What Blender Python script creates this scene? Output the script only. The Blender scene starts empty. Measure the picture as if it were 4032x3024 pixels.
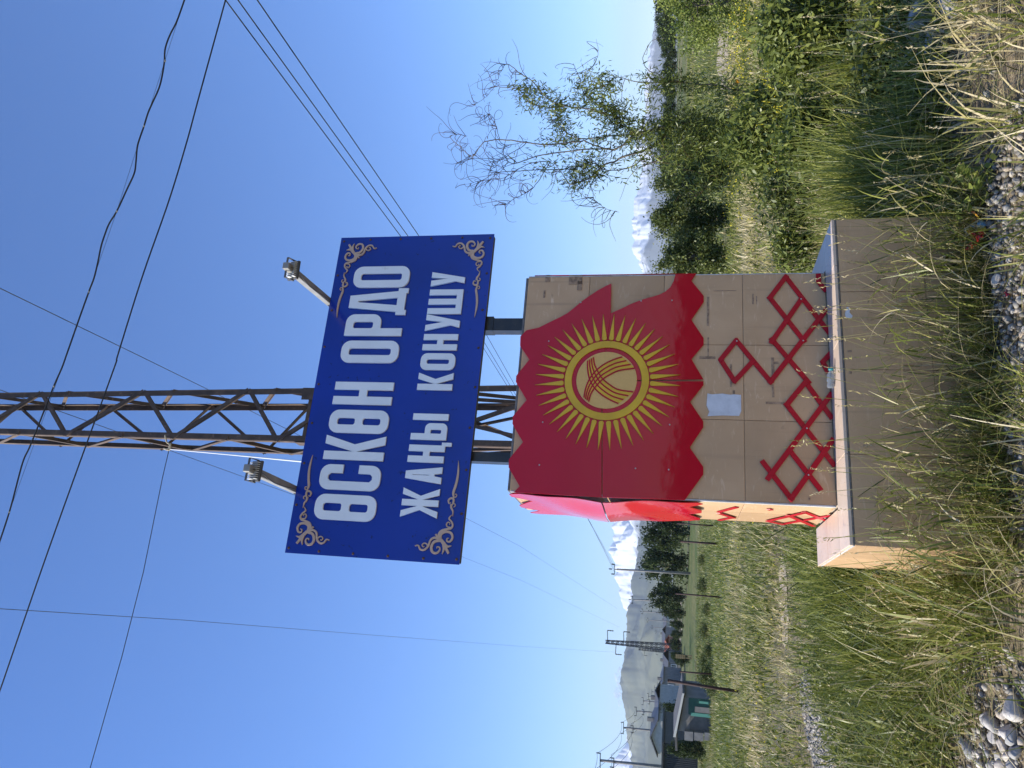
import bpy, math, random
import numpy as np
from mathutils import Vector, Matrix
rad = math.radians
SC = bpy.context.scene
COL = SC.collection
RNG = np.random.default_rng(11)
random.seed(5)

# ---------------------------------------------------------------- camera
F, CU, CV = 3000.0, 1512.0, 2016.0            # focal length and centre in photo pixels
PITCH, ROLL, EYE = 0.2115, 0.0173, 1.6
CAM = np.array([0.0, 0.0, EYE])
_R = Vector((1, 0, 0)); _U = Vector((0, -math.sin(PITCH), math.cos(PITCH))); _F = Vector((0, math.cos(PITCH), math.sin(PITCH)))
cx = _R * math.sin(ROLL) - _U * math.cos(ROLL)   # the photograph lies on its side: camera turned a quarter
cy = _R * math.cos(ROLL) + _U * math.sin(ROLL)
cz = -_F
cam_data = bpy.data.cameras.new('camera'); cam = bpy.data.objects.new('camera', cam_data); COL.objects.link(cam)
cam.matrix_world = Matrix(((cx.x, cy.x, cz.x, 0), (cx.y, cy.y, cz.y, 0), (cx.z, cy.z, cz.z, EYE), (0, 0, 0, 1)))
cam_data.sensor_fit = 'HORIZONTAL'; cam_data.sensor_width = 36.0; cam_data.lens = 36.0 * F / 4032.0
cam_data.clip_start = 0.05; cam_data.clip_end = 60000
SC.camera = cam

# ---------------------------------------------------------------- sky, sun, exposure
SUN_EL = rad(33); SUN_DIR = rad(12.0)          # light travels towards +X, 12 degrees away from the viewer
LD = Vector((math.cos(SUN_EL) * math.cos(SUN_DIR), math.cos(SUN_EL) * math.sin(SUN_DIR), -math.sin(SUN_EL)))
world = bpy.data.worlds.new('World'); SC.world = world; world.use_nodes = True
wn = world.node_tree.nodes; wl = world.node_tree.links
bg = wn['Background']; sky = wn.new('ShaderNodeTexSky'); sky.sky_type = 'NISHITA'; sky.sun_disc = False
sky.sun_elevation = SUN_EL; sky.sun_rotation = math.atan2(-LD.x, -LD.y)
sky.altitude = 1200; sky.air_density = 1.0; sky.dust_density = 0.1; sky.ozone_density = 6.0
hs = wn.new('ShaderNodeHueSaturation'); hs.inputs['Saturation'].default_value = 1.12; hs.inputs['Hue'].default_value = 0.507
wl.new(sky.outputs[0], hs.inputs['Color']); wl.new(hs.outputs[0], bg.inputs['Color']); bg.inputs['Strength'].default_value = 0.15
sun_data = bpy.data.lights.new('sun', 'SUN'); sun_data.energy = 4.6; sun_data.angle = rad(0.53); sun_data.color = (1.0, 0.955, 0.85)
sun = bpy.data.objects.new('sun', sun_data); COL.objects.link(sun)
sun.rotation_euler = LD.to_track_quat('-Z', 'Y').to_euler(); sun.location = (-30, -8, 30)
vs = SC.view_settings; vs.view_transform = 'Standard'; vs.look = 'None'; vs.exposure = 0.77; vs.gamma = 1.0; vs.use_curve_mapping = False
SC.render.engine = 'CYCLES'
SC.cycles.use_denoising = True
SC.cycles.volume_bounces = 0; SC.cycles.max_bounces = 5; SC.cycles.diffuse_bounces = 3; SC.cycles.glossy_bounces = 2; SC.cycles.transmission_bounces = 4; SC.cycles.transparent_max_bounces = 8

# ---------------------------------------------------------------- photo measurements -> points of the place
def ray(px, py):
    x = (3024 - py) - CU; y = px - CV; c, s = math.cos(ROLL), math.sin(ROLL)
    x, y = x * c + y * s, -x * s + y * c
    cp, sp = math.cos(PITCH), math.sin(PITCH)
    return np.array([x, F * cp + y * sp, F * sp - y * cp]) / F
def pt(px, py, dist):                            # the point seen there, dist metres in front
    d = ray(px, py); return CAM + d * (dist / d[1])
YAW = 0.3378; OX, OY = -0.6009, 4.1691           # the stele's front left foot and its turn
EX = np.array([math.cos(YAW), math.sin(YAW), 0]); EY = np.array([-math.sin(YAW), math.cos(YAW), 0])
def loc(i, j, z): return np.array([OX, OY, 0]) + EX * i + EY * j + np.array([0, 0, z])
def face(px, py, j=0.0):                         # (i, z) on a plane parallel to the stele's front
    d = ray(px, py); o = np.array([OX, OY, 0]) + EY * j; t = ((o - CAM) @ EY) / (d @ EY); q = CAM + d * t
    return np.array([(q - o) @ EX, q[2]])
def flank(px, py):                               # (j, z) on the stele's left side
    d = ray(px, py); o = np.array([OX, OY, 0]); t = ((o - CAM) @ EX) / (d @ EX); q = CAM + d * t
    return np.array([(q - o) @ EY, q[2]])

def sstep(a, b, x):
    t = np.clip((x - a) / (b - a), 0, 1); return t * t * (3 - 2 * t)
_PH = RNG.uniform(0, 6.28, (24, 3))
def wave(x, y, base, n=8, k=0):                  # smooth value field made of a few plane waves, about -1..1
    s = 0
    for q in range(n):
        a = _PH[(q + k) % 24, 0]; f = base * (0.6 + 0.25 * q)
        s = s + np.sin((x * math.cos(a) + y * math.sin(a)) * f + _PH[(q + k) % 24, 1])
    return s / math.sqrt(n) / 1.4
_LAT = np.random.default_rng(77).uniform(-1, 1, (256, 256))
def vlat(x, y):                                   # value noise on a random lattice, -1..1
    xi = np.floor(x).astype(int); yi = np.floor(y).astype(int); fx = x - xi; fy = y - yi; fx = fx * fx * (3 - 2 * fx); fy = fy * fy * (3 - 2 * fy)
    g = lambda a, b: _LAT[a % 256, b % 256]
    return (g(xi, yi) * (1 - fx) + g(xi + 1, yi) * fx) * (1 - fy) + (g(xi, yi + 1) * (1 - fx) + g(xi + 1, yi + 1) * fx) * fy
def ridged(x, y, n=6, gain=.52):
    s = 0; a = 1; w = 1; t = 0
    for o in range(n):
        r = (1 - np.abs(vlat(x * 2 ** o + 17.3 * o, y * 2 ** o - 9.1 * o))) ** 2; s = s + a * r * w; t += a; w = np.clip(r * 1.4, 0, 1); a *= gain
    return s / t
_RL = [0, 4, 22, 42, 60, 95, 150, 1000, 30000]; _ZL = [.1, .12, -.27, -.8, -1.15, -.5, -.4, -.5, -5]
_RR = [0, 4, 12, 30, 60, 150, 400, 30000]; _ZR = [.1, .08, .02, 0, .5, 2.3, 2.6, -5]
def H(x, y):
    x = np.asarray(x, float); y = np.asarray(y, float)
    r = np.hypot(x, y); s = sstep(-.22, .30, x / np.maximum(np.abs(y), 1.0))
    z = np.interp(r, _RL, _ZL) * (1 - s) + np.interp(r, _RR, _ZR) * s
    return z + wave(x, y, 1.3, 6) * .025 + wave(x, y, .35, 6, 7) * .06 * sstep(5, 14, r) * (1 - sstep(300, 600, r))
def ground_at(px, py):
    d = ray(px, py); t = 2.0
    for _ in range(4000):
        q = CAM + d * t
        if q[2] <= H(q[0], q[1]) or t > 3000: break
        t += max(.02, .004 * t)
    return np.array([q[0], q[1], float(H(q[0], q[1]))])

# ---------------------------------------------------------------- mesh helpers
def new_obj(name, me, mat=None, parent=None):
    o = bpy.data.objects.new(name, me); COL.objects.link(o)
    if mat is not None and me is not None:
        me.materials.clear(); me.materials.append(mat)
    if parent is not None:
        o.parent = parent
        if parent.name in WROOT: o.matrix_parent_inverse = WROOT[parent.name]
    return o
WROOT = {}
def wempty(name, p, rz=0.0):                     # root of a thing whose parts are given in world coordinates
    o = bpy.data.objects.new(name, None); COL.objects.link(o); o.location = tuple(p); o.rotation_euler = (0, 0, rz); o.empty_display_size = .2
    WROOT[o.name] = (Matrix.Translation(tuple(p)) @ Matrix.Rotation(rz, 4, 'Z')).inverted(); return o
def tag(o, label=None, cat=None, group=None, kind=None):
    if label: o['label'] = label
    if cat: o['category'] = cat
    if group: o['group'] = group
    if kind: o['kind'] = kind
    return o
def empty(name, p, rz=0.0):
    o = bpy.data.objects.new(name, None); COL.objects.link(o); o.location = tuple(p); o.rotation_euler = (0, 0, rz)
    o.empty_display_size = 0.2
    return o
def copy_tree(o, parent=None):
    c = o.copy(); COL.objects.link(c); c.parent = parent
    for ch in list(o.children): copy_tree(ch, c)
    return c
def np_mesh(name, V, Q, tint=None, smooth=False):     # all faces of one size
    V = np.asarray(V, np.float32).reshape(-1, 3); Q = np.asarray(Q, np.int32); k = Q.shape[1]; m = len(Q)
    me = bpy.data.meshes.new(name); me.vertices.add(len(V)); me.vertices.foreach_set('co', V.ravel())
    me.loops.add(m * k); me.loops.foreach_set('vertex_index', Q.ravel())
    me.polygons.add(m); me.polygons.foreach_set('loop_start', np.arange(m, dtype=np.int32) * k)
    me.polygons.foreach_set('loop_total', np.full(m, k, np.int32))
    if smooth: me.polygons.foreach_set('use_smooth', np.ones(m, bool))
    if tint is not None:
        a = me.attributes.new('tint', 'FLOAT', 'POINT'); a.data.foreach_set('value', np.asarray(tint, np.float32))
    me.update(calc_edges=True)
    return me
class MB:
    def __init__(s): s.v = []; s.f = []; s.sm = []
    def add(s, V, Fs, smooth=False):
        n = len(s.v); s.v += [tuple(map(float, p)) for p in V]; s.f += [tuple(i + n for i in f) for f in Fs]; s.sm += [smooth] * len(Fs); return s
    def box(s, c, size, ax=None):
        c = np.asarray(c, float); hx, hy, hz = [q / 2 for q in size]
        A = np.eye(3) if ax is None else np.asarray(ax, float)
        V = [c + A[0] * x * hx + A[1] * y * hy + A[2] * z * hz for x in (-1, 1) for y in (-1, 1) for z in (-1, 1)]
        return s.add(V, [(0, 1, 3, 2), (4, 6, 7, 5), (0, 4, 5, 1), (2, 3, 7, 6), (0, 2, 6, 4), (1, 5, 7, 3)])
    def bar(s, a, b, w, t, side=(0, 0, 1)):           # rectangular bar from a to b
        a = np.asarray(a, float); b = np.asarray(b, float); d = b - a; L = np.linalg.norm(d); d /= L
        u = np.cross(d, np.asarray(side, float)); n = np.linalg.norm(u)
        if n < 1e-6: u = np.cross(d, (1, 0, 0.1)); n = np.linalg.norm(u)
        u /= n; v = np.cross(u, d)
        return s.box((a + b) / 2, (L, w, t), (d, u, v))
    def angle(s, a, b, w, t, side):                   # L-shaped rolled steel
        a = np.asarray(a, float); b = np.asarray(b, float); d = b - a; d = d / np.linalg.norm(d)
        u = np.cross(d, np.asarray(side, float)); u /= np.linalg.norm(u); v = np.cross(u, d)
        s.bar(a + u * w / 2, b + u * w / 2, w, t, v); s.bar(a + v * (w / 2 + t / 2), b + v * (w / 2 + t / 2), t, w - t, v); return s
    def tube(s, P, r, n=8, caps=True, smooth=True):
        P = [np.asarray(p, float) for p in P]; m = len(P)
        r = [r] * m if np.isscalar(r) else list(r)
        V = []; Fs = []; pu = None
        for k in range(m):
            d = P[min(k + 1, m - 1)] - P[max(k - 1, 0)]; L = np.linalg.norm(d); d = d / L if L > 1e-9 else np.array([0, 0, 1.])
            if pu is None:
                u = np.cross(d, (0, 0, 1)) if abs(d[2]) < .9 else np.cross(d, (1, 0, 0))
            else: u = pu - d * (pu @ d)
            u = u / np.linalg.norm(u); pu = u; w = np.cross(d, u)
            for q in range(n):
                a = 2 * math.pi * q / n; V.append(P[k] + (u * math.cos(a) + w * math.sin(a)) * r[k])
        for k in range(m - 1):
            for q in range(n):
                Fs.append((k * n + q, k * n + (q + 1) % n, (k + 1) * n + (q + 1) % n, (k + 1) * n + q))
        if caps: Fs.append(tuple(range(n - 1, -1, -1))); Fs.append(tuple((m - 1) * n + q for q in range(n)))
        return s.add(V, Fs, smooth)
    def prism(s, poly, z0, z1, fr):                   # poly in 2D; fr(x, y, z) -> point
        n = len(poly); V = [fr(x, y, z0) for x, y in poly] + [fr(x, y, z1) for x, y in poly]
        Fs = [tuple(range(n - 1, -1, -1)), tuple(range(n, 2 * n))] + [(k, (k + 1) % n, n + (k + 1) % n, n + k) for k in range(n)]
        return s.add(V, Fs)
    def lathe(s, prof, c=(0, 0, 0), n=16, ax=None):   # prof: (radius, height)
        c = np.asarray(c, float); A = np.eye(3) if ax is None else np.asarray(ax, float); V = []; Fs = []
        for r, h in prof:
            for q in range(n):
                a = 2 * math.pi * q / n; V.append(c + A[0] * r * math.cos(a) + A[1] * r * math.sin(a) + A[2] * h)
        for k in range(len(prof) - 1):
            for q in range(n): Fs.append((k * n + q, k * n + (q + 1) % n, (k + 1) * n + (q + 1) % n, (k + 1) * n + q))
        Fs.append(tuple(range(n - 1, -1, -1))); Fs.append(tuple((len(prof) - 1) * n + q for q in range(n)))
        return s.add(V, Fs, True)
    def mesh(s, name):
        me = bpy.data.meshes.new(name); me.from_pydata(s.v, [], s.f); me.polygons.foreach_set('use_smooth', s.sm); me.update(); return me
    def build(s, name, mat, parent=None): return new_obj(name, s.mesh(name), mat, parent)
def bevel(o, w=.004, seg=2):
    m = o.modifiers.new('bevel', 'BEVEL'); m.width = w; m.segments = seg; m.limit_method = 'ANGLE'; return o
def rrect(x0, y0, x1, y1, r, n=6):
    out = []
    for cx_, cy_, a0 in ((x1 - r, y1 - r, 0), (x0 + r, y1 - r, 90), (x0 + r, y0 + r, 180), (x1 - r, y0 + r, 270)):
        for k in range(n + 1):
            a = rad(a0 + 90 * k / n); out.append((cx_ + r * math.cos(a), cy_ + r * math.sin(a)))
    return out
def arc(cx_, cy_, r, a0, a1, n=6):
    return [(cx_ + r * math.cos(rad(a0 + (a1 - a0) * k / n)), cy_ + r * math.sin(rad(a0 + (a1 - a0) * k / n))) for k in range(n + 1)]
def plate(name, loops, thick, mat, parent, matrix, bev=0.0015):
    """a flat cut-out of some thickness with holes; local x, y in its plane, z outwards"""
    cu = bpy.data.curves.new(name, 'CURVE'); cu.dimensions = '2D'; cu.fill_mode = 'BOTH'
    cu.extrude = max(thick / 2 - bev, .0002); cu.bevel_depth = bev; cu.bevel_resolution = 1; cu.offset = -bev
    for L in loops:
        sp = cu.splines.new('POLY'); sp.points.add(len(L) - 1)
        sp.points.foreach_set('co', [c for x, y in L for c in (x, y, 0, 1)]); sp.use_cyclic_u = True
    tmp = bpy.data.objects.new(name, cu); COL.objects.link(tmp)
    dg = bpy.context.evaluated_depsgraph_get(); me = bpy.data.meshes.new_from_object(tmp.evaluated_get(dg))
    bpy.data.objects.remove(tmp); bpy.data.curves.remove(cu); me.name = name
    me.transform(Matrix.Translation((0, 0, thick / 2)))
    if matrix is not None: me.transform(matrix)
    return new_obj(name, me, mat, parent)
def face_matrix(j):        # local (x, y, z) -> point of the plane at depth j, z towards the viewer
    o = loc(0, j, 0)
    return Matrix(((EX[0], 0, -EY[0], o[0]), (EX[1], 0, -EY[1], o[1]), (0, 1, 0, 0), (0, 0, 0, 1)))
def flank_matrix(i):       # local x = depth (reversed), y = height, z outwards to the left
    o = loc(i, 0, 0)
    return Matrix(((-EY[0], 0, -EX[0], o[0]), (-EY[1], 0, -EX[1], o[1]), (0, 1, 0, 0), (0, 0, 0, 1)))

# ---------------------------------------------------------------- materials
def _nodes(name):
    m = bpy.data.materials.new(name); m.use_nodes = True; nt = m.node_tree; return m, nt, nt.nodes, nt.links, nt.nodes['Principled BSDF']
def mat(name, c1, c2=None, scale=6.0, rough=.6, metal=0.0, bump=0.0, bscale=None, detail=6, lo=.35, hi=.65, spec=.5, coat=0.0, stretch=None, c3=None, c3scale=40, c3lo=.62, c3hi=.72, rough2=None):
    m, nt, N, L, B = _nodes(name)
    tc = N.new('ShaderNodeTexCoord'); mp = N.new('ShaderNodeMapping'); L.new(tc.outputs['Object'], mp.inputs['Vector'])
    if stretch: mp.inputs['Scale'].default_value = stretch
    B.inputs['Base Color'].default_value = (*c1, 1); B.inputs['Roughness'].default_value = rough; B.inputs['Metallic'].default_value = metal
    B.inputs['Specular IOR Level'].default_value = spec
    if coat: B.inputs['Coat Weight'].default_value = coat; B.inputs['Coat Roughness'].default_value = .04
    nz = N.new('ShaderNodeTexNoise'); nz.inputs['Scale'].default_value = scale; nz.inputs['Detail'].default_value = detail; L.new(mp.outputs[0], nz.inputs['Vector'])
    col = None
    if c2 is not None:
        mr = N.new('ShaderNodeMapRange'); mr.inputs[1].default_value = lo; mr.inputs[2].default_value = hi; L.new(nz.outputs[0], mr.inputs[0])
        mx = N.new('ShaderNodeMix'); mx.data_type = 'RGBA'; mx.inputs[6].default_value = (*c1, 1); mx.inputs[7].default_value = (*c2, 1)
        L.new(mr.outputs[0], mx.inputs[0]); col = mx.outputs[2]
        if rough2 is not None:
            r2 = N.new('ShaderNodeMapRange'); r2.inputs[3].default_value = rough; r2.inputs[4].default_value = rough2; L.new(mr.outputs[0], r2.inputs[0]); L.new(r2.outputs[0], B.inputs['Roughness'])
    if c3 is not None:
        n3 = N.new('ShaderNodeTexNoise'); n3.inputs['Scale'].default_value = c3scale; n3.inputs['Detail'].default_value = 5; L.new(mp.outputs[0], n3.inputs['Vector'])
        m3 = N.new('ShaderNodeMapRange'); m3.inputs[1].default_value = c3lo; m3.inputs[2].default_value = c3hi; L.new(n3.outputs[0], m3.inputs[0])
        mx3 = N.new('ShaderNodeMix'); mx3.data_type = 'RGBA'; mx3.inputs[7].default_value = (*c3, 1)
        if col is None: mx3.inputs[6].default_value = (*c1, 1)
        else: L.new(col, mx3.inputs[6])
        L.new(m3.outputs[0], mx3.inputs[0]); col = mx3.outputs[2]
    if col is not None: L.new(col, B.inputs['Base Color'])
    if bump:
        bn = N.new('ShaderNodeTexNoise'); bn.inputs['Scale'].default_value = bscale or scale * 4; bn.inputs['Detail'].default_value = 5; L.new(mp.outputs[0], bn.inputs['Vector'])
        b = N.new('ShaderNodeBump'); b.inputs['Strength'].default_value = bump; b.inputs['Distance'].default_value = .02; L.new(bn.outputs[0], b.inputs['Height']); L.new(b.outputs[0], B.inputs['Normal'])
    return m
def leafmat(name, stops, transl=.35, rough=.55, spec=.35):
    """colour runs over the blade's own tint attribute"""
    m, nt, N, L, B = _nodes(name)
    at = N.new('ShaderNodeAttribute'); at.attribute_name = 'tint'; rp = N.new('ShaderNodeValToRGB'); L.new(at.outputs['Fac'], rp.inputs[0])
    el = rp.color_ramp.elements
    while len(el) < len(stops): el.new(.5)
    for e, (p, c) in zip(el, stops): e.position = p; e.color = (*c, 1)
    L.new(rp.outputs[0], B.inputs['Base Color']); B.inputs['Roughness'].default_value = rough; B.inputs['Specular IOR Level'].default_value = spec
    tr = N.new('ShaderNodeBsdfTranslucent'); L.new(rp.outputs[0], tr.inputs['Color']); mx = N.new('ShaderNodeMixShader'); mx.inputs[0].default_value = transl
    L.new(B.outputs[0], mx.inputs[1]); L.new(tr.outputs[0], mx.inputs[2]); L.new(mx.outputs[0], N['Material Output'].inputs['Surface'])
    return m

# ================================================================ SETTING
M = {}
def ground_material():
    m, nt, N, L, B = _nodes('ground_soil_and_meadow')
    geo = N.new('ShaderNodeNewGeometry')
    def noise(sc, det=6):
        n = N.new('ShaderNodeTexNoise'); n.inputs['Scale'].default_value = sc; n.inputs['Detail'].default_value = det; L.new(geo.outputs['Position'], n.inputs['Vector']); return n.outputs[0]
    def rng(v, a, b):
        r = N.new('ShaderNodeMapRange'); r.inputs[1].default_value = a; r.inputs[2].default_value = b; L.new(v, r.inputs[0]); return r.outputs[0]
    def mix(f, a, b):
        x = N.new('ShaderNodeMix'); x.data_type = 'RGBA'
        L.new(f, x.inputs[0])
        for s_, c in ((6, a), (7, b)):
            if isinstance(c, tuple): x.inputs[s_].default_value = (*c, 1)
            else: L.new(c, x.inputs[s_])
        return x.outputs[2]
    near = mix(rng(noise(9), .35, .7), (.26, .20, .13), (.14, .115, .065))
    near = mix(rng(noise(60), .55, .75), near, (.32, .27, .2))
    mead = mix(rng(noise(.16), .38, .62), (.085, .115, .035), (.165, .16, .065))
    mead = mix(rng(noise(1.7), .45, .75), mead, (.05, .075, .022))
    mead = mix(rng(noise(.05), .55, .68), mead, (.24, .2, .11))
    sxyz = N.new('ShaderNodeSeparateXYZ'); L.new(geo.outputs['Position'], sxyz.inputs[0])          # unseen gravel shoulder of the road, made pale to bounce warm light forward
    near = mix(rng(sxyz.outputs[1], 3.3, 2.6), near, mix(rng(noise(30), .35, .65), (.46, .385, .29), (.36, .30, .225)))
    ln = N.new('ShaderNodeVectorMath'); ln.operation = 'LENGTH'; L.new(geo.outputs['Position'], ln.inputs[0])
    L.new(mix(rng(ln.outputs['Value'], 9, 26), near, mead), B.inputs['Base Color']); B.inputs['Roughness'].default_value = .95; B.inputs['Specular IOR Level'].default_value = .15
    b = N.new('ShaderNodeBump'); b.inputs['Strength'].default_value = .8; b.inputs['Distance'].default_value = .05; L.new(noise(25), b.inputs['Height']); L.new(b.outputs[0], B.inputs['Normal'])
    return m
rr = np.concatenate([[0.4], np.geomspace(1.2, 26000, 190)]); na = 300
AA, RR = np.meshgrid(np.linspace(0, 2 * math.pi, na, endpoint=False), rr)
gx = RR * np.cos(AA); gy = RR * np.sin(AA); gz = H(gx, gy)
gi = np.arange(len(rr) * na).reshape(len(rr), na)
gq = np.stack([gi[:-1], np.roll(gi, -1, 1)[:-1], np.roll(gi, -1, 1)[1:], gi[1:]], -1).reshape(-1, 4)
tag(new_obj('ground', np_mesh('ground', np.stack([gx, gy, gz], -1), gq[:, ::-1], smooth=True), ground_material()), kind='structure')

# ---- far mountains: ridges measured in the photo, standing 4 and 9 km away
def fbm(x, y, base, k=0, n=5):
    s = 0; a = 1
    for o in range(n): s = s + a * (1 - np.abs(wave(x, y, base * 2 ** o, 6, k + o * 3))); a *= .5
    return s / 1.9
def ridge_mesh(name, pts, dist, depth, zbase, rough, freq, k, nu=420, nv=70, back=.5):
    pts = sorted(pts, key=lambda q: -q[1])        # left to right
    P = np.array([pt(a, b, dist) for a, b in pts]); az = np.arctan2(P[:, 0], P[:, 1])
    u = np.linspace(az[0], az[-1], nu); ridge = np.interp(u, az, P[:, 2])
    v = np.linspace(0, 1 + back, nv); UU, VV = np.meshgrid(u, v)
    D = dist - depth + VV * depth
    prof = np.where(VV <= 1, VV ** 1.25, np.maximum(0, 1 - (VV - 1) / back) ** 1.2)
    x = D * np.tan(UU); y = D
    rd = ridged((x + .8 * y) * freq * .8 + k, (y - .55 * x) * freq * .6 + 3 * k)                 # spurs run down towards the viewer
    body = np.clip(np.minimum(VV, 1) * 1.0, 0, 1); low = np.sin(np.clip(VV, 0, 1) * math.pi) ** .7
    Z = zbase + (ridge[None] - zbase) * np.clip(prof + (rd - .45) * rough * low, 0, None)
    Z = Z + (ridge[None] - zbase) * .035 * (vlat(UU * 160 + k, VV * 3) + .6 * vlat(UU * 420, VV * 5 + k)) * np.clip(1 - np.abs(VV - 1) * 2, 0, 1)
    gi = np.arange(nv * nu).reshape(nv, nu); q = np.stack([gi[:-1, :-1], gi[:-1, 1:], gi[1:, 1:], gi[1:, :-1]], -1).reshape(-1, 4)
    return np_mesh(name, np.stack([x, y, Z], -1), q, smooth=False)
SNOW = [(2405, 3500), (2395, 3300), (2400, 3100), (2415, 3010), (2440, 2960), (2470, 2900), (2480, 2700), (2480, 2500), (2475, 2430), (2460, 2400), (2445, 2370), (2432, 2330), (2430, 2290), (2420, 2250), (2415, 2210), (2405, 2180), (2407, 2140), (2409, 2100),
        (2403, 2070), (2413, 2040), (2430, 1980), (2425, 1900), (2450, 1800), (2445, 1700), (2470, 1600), (2465, 1450), (2490, 1300), (2500, 1180), (2531, 1070), (2521, 1043), (2490, 1000), (2486, 980), (2500, 940), (2488, 905), (2492, 870), (2495, 800), (2508, 760), (2518, 730),
        (2523, 700), (2530, 640), (2502, 580), (2505, 540), (2545, 440), (2540, 400), (2540, 330), (2546, 280), (2557, 200), (2570, 130), (2580, 60), (2584, 0), (2580, -200), (2570, -500)]
HILL = [(2478, 3500), (2485, 3250), (2490, 3024), (2482, 2950), (2476, 2900), (2472, 2850), (2466, 2800), (2462, 2740), (2458, 2700), (2450, 2670), (2452, 2640), (2458, 2600), (2463, 2560), (2463, 2480), (2463, 2430), (2473, 2400), (2485, 2340), (2488, 2250),
        (2500, 2200), (2511, 2150), (2519, 2080), (2530, 2030), (2550, 1900), (2575, 1700), (2600, 1400), (2615, 1000), (2625, 600), (2630, 0), (2630, -500)]
def mountain_material(snow):
    m, nt, N, L, B = _nodes('snow_rock' if snow else 'grassy_hill')
    geo = N.new('ShaderNodeNewGeometry'); sp = N.new('ShaderNodeSeparateXYZ'); L.new(geo.outputs['Position'], sp.inputs[0])
    n1 = N.new('ShaderNodeTexNoise'); n1.inputs['Scale'].default_value = .004 if snow else .0022; n1.inputs['Detail'].default_value = 9; L.new(geo.outputs['Position'], n1.inputs['Vector'])
    mx = N.new('ShaderNodeMix'); mx.data_type = 'RGBA'; mr = N.new('ShaderNodeMapRange')
    if snow:
        ad = N.new('ShaderNodeMath'); ad.operation = 'MULTIPLY_ADD'; ad.inputs[1].default_value = 420; L.new(n1.outputs[0], ad.inputs[0]); L.new(sp.outputs[2], ad.inputs[2])
        mr.inputs[1].default_value = 520; mr.inputs[2].default_value = 580; L.new(ad.outputs[0], mr.inputs[0])
        mx.inputs[6].default_value = (.07, .08, .085, 1); mx.inputs[7].default_value = (.72, .74, .78, 1)
    else:
        mr.inputs[1].default_value = .42; mr.inputs[2].default_value = .6; L.new(n1.outputs[0], mr.inputs[0])
        mx.inputs[6].default_value = (.045, .06, .04, 1); mx.inputs[7].default_value = (.13, .135, .08, 1)
    L.new(mr.outputs[0], mx.inputs[0]); L.new(mx.outputs[2], B.inputs['Base Color']); B.inputs['Roughness'].default_value = .9
    return m
tag(new_obj('snow_mountains', ridge_mesh('snow_mountains', SNOW, 9000, 2600, 0, .45, .0019, 3, 1000, 150), mountain_material(True)), kind='structure')
tag(new_obj('green_hills', ridge_mesh('green_hills', HILL, 4200, 1900, -6, .75, .0011, 9, 620, 110), mountain_material(False)), kind='structure')

# ================================================================ STELE
def tilemat(name, c1, c2, c3):
    m, nt, N, L, B = _nodes(name)
    geo = N.new('ShaderNodeNewGeometry'); oi = N.new('ShaderNodeObjectInfo')
    def noise(sc, det, dist=0, vec=None):
        n = N.new('ShaderNodeTexNoise'); n.inputs['Scale'].default_value = sc; n.inputs['Detail'].default_value = det; n.inputs['Distortion'].default_value = dist
        L.new(vec or geo.outputs['Position'], n.inputs['Vector']); return n.outputs[0]
    def rng(v, a, b):
        r = N.new('ShaderNodeMapRange'); r.inputs[1].default_value = a; r.inputs[2].default_value = b; L.new(v, r.inputs[0]); return r.outputs[0]
    def mix(f, a, b):
        x = N.new('ShaderNodeMix'); x.data_type = 'RGBA'; L.new(f, x.inputs[0])
        for s_, c in ((6, a), (7, b)):
            if isinstance(c, tuple): x.inputs[s_].default_value = (*c, 1)
            else: L.new(c, x.inputs[s_])
        return x.outputs[2]
    c = mix(rng(noise(3.5, 6, .6), .35, .68), c1, c2)
    mp = N.new('ShaderNodeMapping'); mp.inputs['Scale'].default_value = (3, 3, 14); mp.inputs['Rotation'].default_value = (.35, .2, .3); L.new(geo.outputs['Position'], mp.inputs['Vector'])
    c = mix(rng(noise(2.2, 8, 2.2, mp.outputs[0]), .6, .74), c, c3)             # pale trowel swirls
    c = mix(rng(noise(14, 4), .68, .8), c, tuple(q * .6 for q in c2))            # small dark scuffs
    mp2 = N.new('ShaderNodeMapping'); mp2.inputs['Scale'].default_value = (22, 22, 1.1); L.new(geo.outputs['Position'], mp2.inputs['Vector'])
    c = mix(rng(noise(1.0, 5, .3, mp2.outputs[0]), .58, .82), c, tuple(q * .66 for q in c1))       # rain streaks
    c = mix(rng(noise(1.1, 3), .5, .75), c, tuple(q * .82 for q in c1))
    hv = N.new('ShaderNodeHueSaturation'); mr = N.new('ShaderNodeMapRange'); mr.inputs[3].default_value = .86; mr.inputs[4].default_value = 1.08
    L.new(oi.outputs['Random'], mr.inputs[0]); L.new(mr.outputs[0], hv.inputs['Value']); L.new(c, hv.inputs['Color']); L.new(hv.outputs[0], B.inputs['Base Color'])
    B.inputs['Roughness'].default_value = .42; B.inputs['Specular IOR Level'].default_value = .35
    b = N.new('ShaderNodeBump'); b.inputs['Strength'].default_value = .25; b.inputs['Distance'].default_value = .004; L.new(noise(2.2, 8, 2.2, mp.outputs[0]), b.inputs['Height']); L.new(b.outputs[0], B.inputs['Normal'])
    return m
M['tile'] = tilemat('beige_stone_tile', (.59, .375, .205), (.51, .315, .165), (.68, .475, .295))
M['ledge'] = tilemat('pale_ledge_tile', (.74, .57, .43), (.66, .50, .37), (.80, .65, .52))
M['grout'] = mat('grout', (.50, .40, .30), (.34, .27, .2), 20, .9)
M['trim'] = mat('corner_trim', (.62, .6, .57), (.42, .4, .37), 15, .45)
M['cap_gapshade'] = mat('dark_cap_and_gap_shade', (.09, .085, .085), (.16, .15, .14), 30, .5)  # dark tone painted for the shadow gap under the ledge; also colours the cap
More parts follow.
